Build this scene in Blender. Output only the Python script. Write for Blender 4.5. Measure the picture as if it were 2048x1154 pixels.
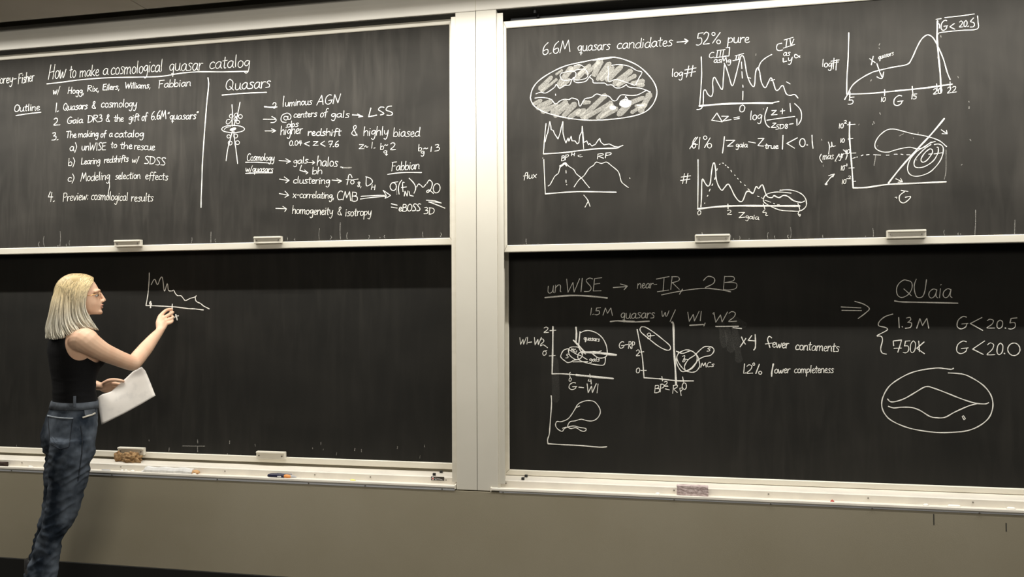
import bpy, bmesh, math, random
from mathutils import Vector, Matrix, noise
from mathutils.bvhtree import BVHTree
S = bpy.context.scene
COL = S.collection
for o in list(bpy.data.objects): bpy.data.objects.remove(o)
# ------------------------------------------------------------ camera, world, lights, exposure
CAM_AXES = [[0.9804819, 0.1965557, -0.0046017], [0.0096648, -0.0248082, 0.9996455], [-0.1963719, 0.9801788, 0.0262236]]
cam = bpy.data.cameras.new('camera'); cam_o = bpy.data.objects.new('camera', cam); COL.objects.link(cam_o)
r_, u_, f_ = [Vector(v) for v in CAM_AXES]
m = Matrix((r_, u_, -f_)).transposed().to_4x4(); m.translation = Vector((0, -3.65, 1.454))
cam_o.matrix_world = m
cam.sensor_fit = 'HORIZONTAL'; cam.sensor_width = 36.0; cam.lens = 1540.0/2048.0*36.0; cam.clip_start = .05
S.camera = cam_o
S.view_settings.view_transform = 'Standard'; S.view_settings.look = 'None'
S.view_settings.gamma = 1.0; S.view_settings.use_curve_mapping = False
S.view_settings.exposure = 0.0
W = bpy.data.worlds.new('room_air'); S.world = W; W.use_nodes = True
W.node_tree.nodes['Background'].inputs[0].default_value = (1, .93, .80, 1)
W.node_tree.nodes['Background'].inputs[1].default_value = .10
def area(name, loc, aim, sx, sy, power, col, spread=180):
    l = bpy.data.lights.new(name, 'AREA'); l.shape = 'RECTANGLE'; l.size = sx; l.size_y = sy
    l.energy = power; l.color = col; l.spread = math.radians(spread)
    o = bpy.data.objects.new(name, l); COL.objects.link(o); o.location = loc
    o.rotation_euler = (Vector(aim) - Vector(loc)).to_track_quat('-Z', 'Y').to_euler(); return o
# long fluorescent strip just under the ceiling, close to the boards, thrown down the wall
area('board_wash_light', (-1.0, -.605, 2.925), (-1.0, -.15, .45), 9.0, .028, 138, (1, .97, .90), 156)
# the lecture room's own ceiling panels behind the camera
area('room_panel_light', (-1.0, -4.3, 2.9), (-2.0, -1.0, 0.6), 1.5, 1.2, 86, (1, .93, .80))
area('room_panel_light_right', (2.0, -4.2, 2.9), (1.0, -1.0, .8), 1.2, .6, 30, (1, .95, .86))

# ------------------------------------------------------------ materials
def mat(name, col, rough=.6, metal=0, spec=.5, var=None, scale=30, stretch=(1, 1, 1), bump=0, bscale=200, lo=.35, hi=.65, detail=4):
    m = bpy.data.materials.new(name); m.use_nodes = True; nt = m.node_tree; b = nt.nodes['Principled BSDF']
    b.inputs['Base Color'].default_value = (*col, 1); b.inputs['Roughness'].default_value = rough
    b.inputs['Metallic'].default_value = metal; b.inputs['Specular IOR Level'].default_value = spec
    tc = nt.nodes.new('ShaderNodeTexCoord')
    if var:
        mp = nt.nodes.new('ShaderNodeMapping'); mp.inputs['Scale'].default_value = stretch
        n = nt.nodes.new('ShaderNodeTexNoise'); n.inputs['Scale'].default_value = scale; n.inputs['Detail'].default_value = detail
        r = nt.nodes.new('ShaderNodeValToRGB'); r.color_ramp.elements[0].position = lo; r.color_ramp.elements[1].position = hi
        r.color_ramp.elements[0].color = (*col, 1); r.color_ramp.elements[1].color = (*var, 1)
        nt.links.new(tc.outputs['Object'], mp.inputs[0]); nt.links.new(mp.outputs[0], n.inputs[0])
        nt.links.new(n.outputs[0], r.inputs[0]); nt.links.new(r.outputs[0], b.inputs['Base Color'])
    if bump:
        n2 = nt.nodes.new('ShaderNodeTexNoise'); n2.inputs['Scale'].default_value = bscale; n2.inputs['Detail'].default_value = 3
        bp = nt.nodes.new('ShaderNodeBump'); bp.inputs['Strength'].default_value = bump; bp.inputs['Distance'].default_value = .002
        nt.links.new(tc.outputs['Object'], n2.inputs[0]); nt.links.new(n2.outputs[0], bp.inputs['Height']); nt.links.new(bp.outputs[0], b.inputs['Normal'])
    return m
def slate_mat(name, base, dust, amount):
    m = bpy.data.materials.new(name); m.use_nodes = True; nt = m.node_tree; b = nt.nodes['Principled BSDF']; N = nt.nodes.new; K = nt.links.new
    b.inputs['Roughness'].default_value = .75; b.inputs['Specular IOR Level'].default_value = .25
    tc = N('ShaderNodeTexCoord')
    def nz(sc, st, det, lo, hi):
        mp = N('ShaderNodeMapping'); mp.inputs['Scale'].default_value = st
        n = N('ShaderNodeTexNoise'); n.inputs['Scale'].default_value = sc; n.inputs['Detail'].default_value = det; n.inputs['Distortion'].default_value = .6
        r = N('ShaderNodeMapRange'); r.inputs['From Min'].default_value = lo; r.inputs['From Max'].default_value = hi
        K(tc.outputs['Object'], mp.inputs[0]); K(mp.outputs[0], n.inputs[0]); K(n.outputs[0], r.inputs['Value']); return r.outputs[0]
    smear = nz(2.0, (1, 1, 1.6), 3, .35, .75)       # wiped clouds of dust
    streak = nz(3.0, (7, 1, .9), 5, .42, .78)       # vertical streaks
    patch = nz(1.3, (1, 1, 1), 2, .3, .7)
    def ma(op, a, c):
        x = N('ShaderNodeMath'); x.operation = op
        for i, v in enumerate((a, c)):
            if isinstance(v, (int, float)): x.inputs[i].default_value = v
            else: K(v, x.inputs[i])
        return x.outputs[0]
    s = ma('ADD', ma('MULTIPLY', smear, .5), ma('MULTIPLY', ma('MULTIPLY', streak, patch), .9))
    s = ma('MULTIPLY', s, amount)
    mx = N('ShaderNodeMix'); mx.data_type = 'RGBA'; mx.inputs['A'].default_value = (*base, 1); mx.inputs['B'].default_value = (*dust, 1); mx.clamp_factor = True
    K(s, mx.inputs['Factor']); K(mx.outputs['Result'], b.inputs['Base Color']); return m
def chalk_mat(name, col, alpha):
    m = bpy.data.materials.new(name); m.use_nodes = True; nt = m.node_tree; b = nt.nodes['Principled BSDF']
    b.inputs['Base Color'].default_value = (*col, 1); b.inputs['Roughness'].default_value = .95; b.inputs['Specular IOR Level'].default_value = .1
    tc = nt.nodes.new('ShaderNodeTexCoord'); n = nt.nodes.new('ShaderNodeTexNoise'); n.inputs['Scale'].default_value = 260; n.inputs['Detail'].default_value = 2
    r = nt.nodes.new('ShaderNodeMapRange'); r.inputs['From Min'].default_value = .3; r.inputs['From Max'].default_value = .6
    r.inputs['To Min'].default_value = alpha[0]; r.inputs['To Max'].default_value = alpha[1]
    nt.links.new(tc.outputs['Object'], n.inputs[0]); nt.links.new(n.outputs[0], r.inputs[0]); nt.links.new(r.outputs[0], b.inputs['Alpha']); return m
MT = dict(
    slate_up=slate_mat('slate_dusty', (.0235, .0218, .0188), (.060, .055, .048), .85),
    slate_lo=slate_mat('slate_dark', (.0110, .0105, .0088), (.042, .039, .033), .38),
    smear=chalk_mat('chalk_smear', (.75, .73, .68), (.0, .035)), chalk=chalk_mat('chalk', (.90, .88, .82), (.74, 1.0)), dust=chalk_mat('chalk_dust', (.80, .78, .72), (.14, .34)),
    chalk_solid=mat('chalk_stick', (.90, .88, .82), .9),
    rail=mat('painted_aluminium', (.80, .76, .66), .42, var=(.74, .70, .60), scale=5, stretch=(1, 1, 4)),
    column=mat('painted_metal_panel', (.71, .68, .60), .5, var=(.67, .64, .56), scale=3),
    header=mat('painted_header', (.88, .85, .78), .45, var=(.83, .80, .73), scale=3),
    tray=mat('tray_metal', (.80, .755, .67), .38, var=(.72, .68, .61), scale=9, stretch=(1, 1, 1)),
    under=mat('grey_bracket', (.44, .45, .47), .5), dark=mat('dark_cavity_and_shade', (.035, .034, .030), .8), cavrail=mat('cavity_rail', (.07, .075, .085), .6),  # the dark colour also holds the shade under the header
    black=mat('black_rubber', (.012, .012, .012), .5), screw=mat('screw_steel', (.35, .33, .30), .4, 1),
    wall=mat('beige_wall', (.345, .31, .23), .85, var=(.32, .285, .205), scale=2.2, bump=.15, bscale=500),
    base=mat('black_baseboard', (.010, .010, .009), .55), floor=mat('dark_floor', (.014, .013, .012), .7, var=(.022, .02, .018), scale=40),
    ceiling=mat('ceiling_panel', (.54, .49, .42), .9, var=(.50, .455, .385), scale=4), groove_shade=mat('ceiling_groove_and_shade', (.10, .095, .085), .9),  # groove colour serves the joints and the painted shade band by the header
    skin=mat('skin', (.76, .47, .32), .5, spec=.35, var=(.80, .54, .38), scale=18, bump=.05, bscale=300),
    lip=mat('lip', (.58, .31, .23), .55), brow=mat('eyebrow_hair', (.22, .13, .06), .8), eye=mat('eye_white', (.7, .66, .6), .2), iris=mat('iris', (.05, .035, .02), .2),
    black_cloth=mat('black_knit', (.006, .006, .007), .85, spec=.2, bump=.3, bscale=400),
    gold=mat('gold_wire', (.75, .42, .16), .3, .9), lens=None,
    paper=mat('paper', (.90, .86, .81), .9, var=(.74, .71, .68), scale=26, lo=.50, hi=.80, detail=7),
    sponge=mat('brown_sponge', (.23, .13, .055), .95, var=(.42, .27, .13), scale=50, bump=1, bscale=120), tan=mat('tan_cardboard', (.60, .36, .17), .8),
    wrapper=mat('white_wrapper', (.74, .735, .72), .8), navy=mat('navy_plastic', (.012, .013, .04), .35), orange=mat('orange_plastic', (.75, .30, .08), .5),
    white=mat('white_print', (.8, .8, .8), .6), red=mat('red_print', (.45, .06, .04), .5), sticker=mat('dark_sticker', (.035, .028, .022), .4),
    felt=mat('dusty_felt', (.42, .32, .31), .95, var=(.66, .55, .54), scale=60, bump=1, bscale=150), felt_dark=mat('eraser_base', (.05, .02, .025), .8),
    boot=mat('black_leather', (.012, .012, .013), .4), yellow=mat('yellow_chalk', (.85, .80, .25), .9), black_felt=mat('black_felt', (.03, .015, .01), .9))
lm = bpy.data.materials.new('spectacle_lens'); lm.use_nodes = True
lb = lm.node_tree.nodes['Principled BSDF']; lb.inputs['Base Color'].default_value = (1, 1, 1, 1); lb.inputs['Alpha'].default_value = .06
lb.inputs['Roughness'].default_value = .02; MT['lens'] = lm
# denim: worn blue with fine weave; its noise also paints highlights and fold darks
dm = mat('denim', (.012, .018, .028), .9, spec=.15, var=(.170, .200, .245), scale=9, stretch=(1, 1, .7), bump=.4, bscale=500, lo=.40, hi=.80, detail=8); MT['denim'] = dm
MT['denim_light'] = mat('worn_denim', (.42, .46, .50), .9, var=(.24, .28, .34), scale=60)
MT['denim_dark'] = mat('dark_denim', (.012, .016, .024), .9)
MT['denim_band'] = mat('denim_band', (.05, .06, .075), .9, var=(.12, .14, .17), scale=20, bump=.4, bscale=500)
MT['lining'] = mat('frayed_lining', (.72, .70, .62), .9, var=(.5, .48, .42), scale=80)
# hair: dark roots, yellow blonde crown, ash blonde lengths, each strand with its own tone
hm = bpy.data.materials.new('blonde_hair'); hm.use_nodes = True; nt = hm.node_tree; b = nt.nodes['Principled BSDF']; b.inputs['Roughness'].default_value = .42; b.inputs['Specular IOR Level'].default_value = .35
at_ = nt.nodes.new('ShaderNodeAttribute'); at_.attribute_name = 'tone'; nt.links.new(at_.outputs['Color'], b.inputs['Base Color']); MT['hair'] = hm

# ------------------------------------------------------------ mesh helpers
def link(name, me, mt, parent=None):
    o = bpy.data.objects.new(name, me); COL.objects.link(o)
    if mt is not None: me.materials.append(MT[mt] if isinstance(mt, str) else mt)
    if parent: o.parent = parent
    return o
def mesh(name, V, F, mt, parent=None, smooth=False):
    me = bpy.data.meshes.new(name); me.from_pydata([tuple(v) for v in V], [], F); me.update()
    if smooth: me.polygons.foreach_set('use_smooth', [True]*len(me.polygons))
    return link(name, me, mt, parent)
def tag(o, label=None, cat=None, group=None, kind=None):
    for k, v in (('label', label), ('category', cat), ('group', group), ('kind', kind)):
        if v: o[k] = v
    return o
def empty(name, loc=(0, 0, 0), rz=0):
    o = bpy.data.objects.new(name, None); COL.objects.link(o); o.location = loc; o.rotation_euler = (0, 0, rz); o.empty_display_size = .1; return o
def box(name, x0, x1, y0, y1, z0, z1, mt, parent=None, bev=0, org=(0, 0, 0)):
    bm = bmesh.new(); bmesh.ops.create_cube(bm, size=1)
    for v in bm.verts: v.co = Vector(((x0+x1)/2+v.co.x*(x1-x0), (y0+y1)/2+v.co.y*(y1-y0), (z0+z1)/2+v.co.z*(z1-z0))) - Vector(org)
    if bev: bmesh.ops.bevel(bm, geom=bm.edges[:], offset=bev, segments=2, affect='EDGES', profile=.6)
    me = bpy.data.meshes.new(name); bm.to_mesh(me); bm.free(); return link(name, me, mt, parent)
def prism(name, prof, x0, x1, mt, parent=None, org=(0, 0, 0)):    # (y,z) outline run along x
    n = len(prof); V = [(x0-org[0], y-org[1], z-org[2]) for y, z in prof] + [(x1-org[0], y-org[1], z-org[2]) for y, z in prof]
    F = [(i, (i+1) % n, (i+1) % n+n, i+n) for i in range(n)] + [tuple(range(n))[::-1], tuple(range(n, 2*n))]
    o = mesh(name, V, F, mt, parent); bm = bmesh.new(); bm.from_mesh(o.data); bmesh.ops.recalc_face_normals(bm, faces=bm.faces); bm.to_mesh(o.data); bm.free(); return o
def frame_at(d, up=Vector((0, 0, 1))):
    d = d.normalized()
    if abs(d.dot(up)) > .95: up = Vector((1, 0, 0))
    s = d.cross(up).normalized(); return s, s.cross(d).normalized()
def tube_data(pts, nseg=14, sub=3, caps=True):                       # pts: x,y,z,radius; rounded ends
    P = [Vector(p[:3]) for p in pts]; R = [p[3] for p in pts]
    if sub > 1:
        Q, RR = [], []
        for i in range(len(P)-1):
            a, b, c, d = P[max(i-1, 0)], P[i], P[i+1], P[min(i+2, len(P)-1)]
            for k in range(sub):
                t = k/sub; Q.append(.5*((2*b)+(c-a)*t+(2*a-5*b+4*c-d)*t*t+(3*b-a-3*c+d)*t**3)); RR.append(R[i]+(R[i+1]-R[i])*t)
        Q.append(P[-1]); RR.append(R[-1]); P, R = Q, RR
    if caps:
        d0 = (P[0]-P[1]).normalized(); d1 = (P[-1]-P[-2]).normalized(); a, b = R[0], R[-1]; p0, p1 = P[0].copy(), P[-1].copy()
        for t in (.5, .8, .97): P.insert(0, p0+d0*a*t); R.insert(0, a*math.sqrt(1-t*t)); P.append(p1+d1*b*t); R.append(b*math.sqrt(1-t*t))
    V, F = [], []; n = len(P)
    s_, t_ = None, None
    for i in range(n):
        d = (P[min(i+1, n-1)]-P[max(i-1, 0)]).normalized()
        if s_ is None: s_, t_ = frame_at(d)
        else: s_ = (s_-d*s_.dot(d)).normalized(); t_ = s_.cross(d)
        for k in range(nseg):
            an = 2*math.pi*k/nseg; V.append(P[i]+(s_*math.cos(an)+t_*math.sin(an))*R[i])
    for i in range(n-1):
        for k in range(nseg): F.append((i*nseg+k, i*nseg+(k+1) % nseg, (i+1)*nseg+(k+1) % nseg, (i+1)*nseg+k))
    F.append(tuple(range(nseg))[::-1]); F.append(tuple(range((n-1)*nseg, n*nseg))); return V, F
def tube(name, pts, mt, parent=None, nseg=10, sub=3):
    V, F = tube_data(pts, nseg, sub); return mesh(name, V, F, mt, parent, True)
def rings_data(rings):                                            # list of closed rings of equal length
    n = len(rings[0]); V = [p for r in rings for p in r]; F = []
    for i in range(len(rings)-1):
        for k in range(n): F.append((i*n+k, i*n+(k+1) % n, (i+1)*n+(k+1) % n, (i+1)*n+k))
    F.append(tuple(range(n))[::-1]); F.append(tuple(range((len(rings)-1)*n, len(rings)*n))); return V, F
def catmull_rows(rows, sub):
    out = []
    for i in range(len(rows)-1):
        a, b, c, d = rows[max(i-1, 0)], rows[i], rows[i+1], rows[min(i+2, len(rows)-1)]
        for k in range(sub):
            t = k/sub; out.append([.5*(2*q+(r-p)*t+(2*p-5*q+4*r-s)*t*t+(3*q-p-3*r+s)*t**3) for p, q, r, s in zip(a, b, c, d)])
    out.append(list(rows[-1])); return out
def fuse(name, pieces, mt, parent, voxel, smooth=3, factor=.5):   # one continuous skin over overlapping volumes
    V, F = [], []
    for v, f in pieces:
        k = len(V); V += v; F += [tuple(i+k for i in q) for q in f]
    me = bpy.data.meshes.new(name); me.from_pydata([tuple(v) for v in V], [], F); bm = bmesh.new(); bm.from_mesh(me)
    bmesh.ops.recalc_face_normals(bm, faces=bm.faces); bm.to_mesh(me); bm.free()
    o = bpy.data.objects.new(name, me); COL.objects.link(o)
    md = o.modifiers.new('r', 'REMESH'); md.mode = 'VOXEL'; md.voxel_size = voxel
    if smooth: ms = o.modifiers.new('s', 'SMOOTH'); ms.iterations = smooth; ms.factor = factor
    dg = bpy.context.evaluated_depsgraph_get(); nm = bpy.data.meshes.new_from_object(o.evaluated_get(dg)); bpy.data.objects.remove(o)
    nm.name = name; nm.materials.clear(); nm.polygons.foreach_set('use_smooth', [True]*len(nm.polygons)); return link(name, nm, mt, parent)
def clip(V, T, fn):                                               # keep the part of a triangle mesh where fn > 0, cut cleanly along fn = 0
    f = [fn(v) for v in V]; NV, NF, idx, cut = [], [], {}, {}
    def keep(i):
        if i not in idx: idx[i] = len(NV); NV.append(V[i].copy())
        return idx[i]
    def edge(i, j):
        k = (min(i, j), max(i, j))
        if k not in cut: t = f[i]/(f[i]-f[j]); cut[k] = len(NV); NV.append(V[i].lerp(V[j], t))
        return cut[k]
    for t in T:
        if all(f[i] <= 0 for i in t): continue
        if all(f[i] > 0 for i in t): NF.append(tuple(keep(i) for i in t)); continue
        p = []
        for a in range(len(t)):
            i, j = t[a], t[(a+1) % len(t)]
            if f[i] > 0: p.append(keep(i))
            if (f[i] > 0) != (f[j] > 0): p.append(edge(i, j))
        if len(p) > 2: NF.append(tuple(p))
    return NV, NF

# ------------------------------------------------------------ the room
XL, XR = -5.4, 3.3
wall = prism('wall_back', [(-.1645, 0), (-.1645, .6075), (.012, .6075), (.012, 3.2), (.16, 3.2), (.16, 0)], XL, XR, 'wall'); tag(wall, kind='structure')
for x, z0, z1 in ((1.075, .553, .598), (1.345, .540, .575)): box('paint_drip', x-.0020, x+.0020, -.1650, -.1640, z0, z1, 'dark', wall)
tag(box('baseboard_back', XL, XR, -.176, -.163, 0, .158, 'base', bev=.002), kind='structure')
tag(box('floor', XL, XR, -6.5, .16, -.05, 0, 'floor'), kind='structure')
ceil = tag(empty('ceiling', (0, 0, 0)), kind='structure')
xs = [-5.4, -4.98, -3.755, -2.532, -1.307, -.082, 1.143, 2.368, 3.3]
for a, b in zip(xs, xs[1:]):
    for y0, y1 in ((-.272, -1.30), (-1.308, -2.50), (-2.508, -3.70), (-3.708, -4.90), (-4.908, -6.4)):
        box('ceiling_panel', a+.003, b-.003, y1, y0, 2.958, 2.985, 'ceiling', ceil)
    box('shade_slot_panel', a+.003, b-.003, -.27, .15, 3.085, 3.10, 'groove_shade', ceil)  # made-up dark slot in place of the shade band on the ceiling
box('shade_slot_side', XL, XR, -.276, -.270, 2.958, 3.10, 'groove_shade', ceil); box('joint_backing', XL, XR, -6.4, -.276, 2.990, 3.0, 'groove_shade', ceil)
hdr = tag(empty('trim_1', (0, -.16, 2.858)), kind='structure')
for a, b in ((XL, -.8695), (-.8665, XR)):
    pr = [(-.16, 2.858), (-.162, 2.862), (-.163, 2.90), (-.160, 2.93), (-.154, 2.958), (-.12, 3.0), (-.02, 3.0), (-.02, 2.862)]
    prism('header_panel', pr, a, b, 'header', hdr, org=(0, -.16, 2.858))
box('header_joint', -.8697, -.8663, -.1655, -.13, 2.8575, 2.957, 'rail', hdr, org=(0, -.16, 2.858))
box('underside_shade', XL, XR, -.148, .012, 2.8555, 2.8615, 'dark', hdr, org=(0, -.16, 2.858))  # dark sheet on the header's underside, its shade put into the colour
cb = box('cavity_back', XL, XR, .004, .0115, 2.60, 2.99, 'dark', hdr, org=(0, -.16, 2.858))
colm = tag(empty('trim_2', (-.868, -.16, .613)), kind='structure'); og = (-.868, -.16, .613)
box('column_panel', -.9670, -.8692, -.16, .0, .613, 2.8565, 'column', colm, .0015, og); box('column_panel', -.8668, -.7690, -.16, .0, .613, 2.8565, 'column', colm, .0015, og)
box('column_core', -.8700, -.8660, -.155, 0, .613, 2.855, 'dark', colm, 0, og)
box('sliding_track', -.9914, -.9672, -.15, -.02, .645, 2.842, 'rail', colm, .001, og); box('sliding_track', -.7688, -.7390, -.15, -.145, .645, 2.842, 'column', colm, .001, og)
box('track_web', -.7688, -.765, -.144, -.02, .645, 2.842, 'rail', colm, 0, og)
box('track_spacer', -.7645, -.7445, -.110, -.104, .66, 1.643, 'rail', colm, 0, og)

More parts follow.
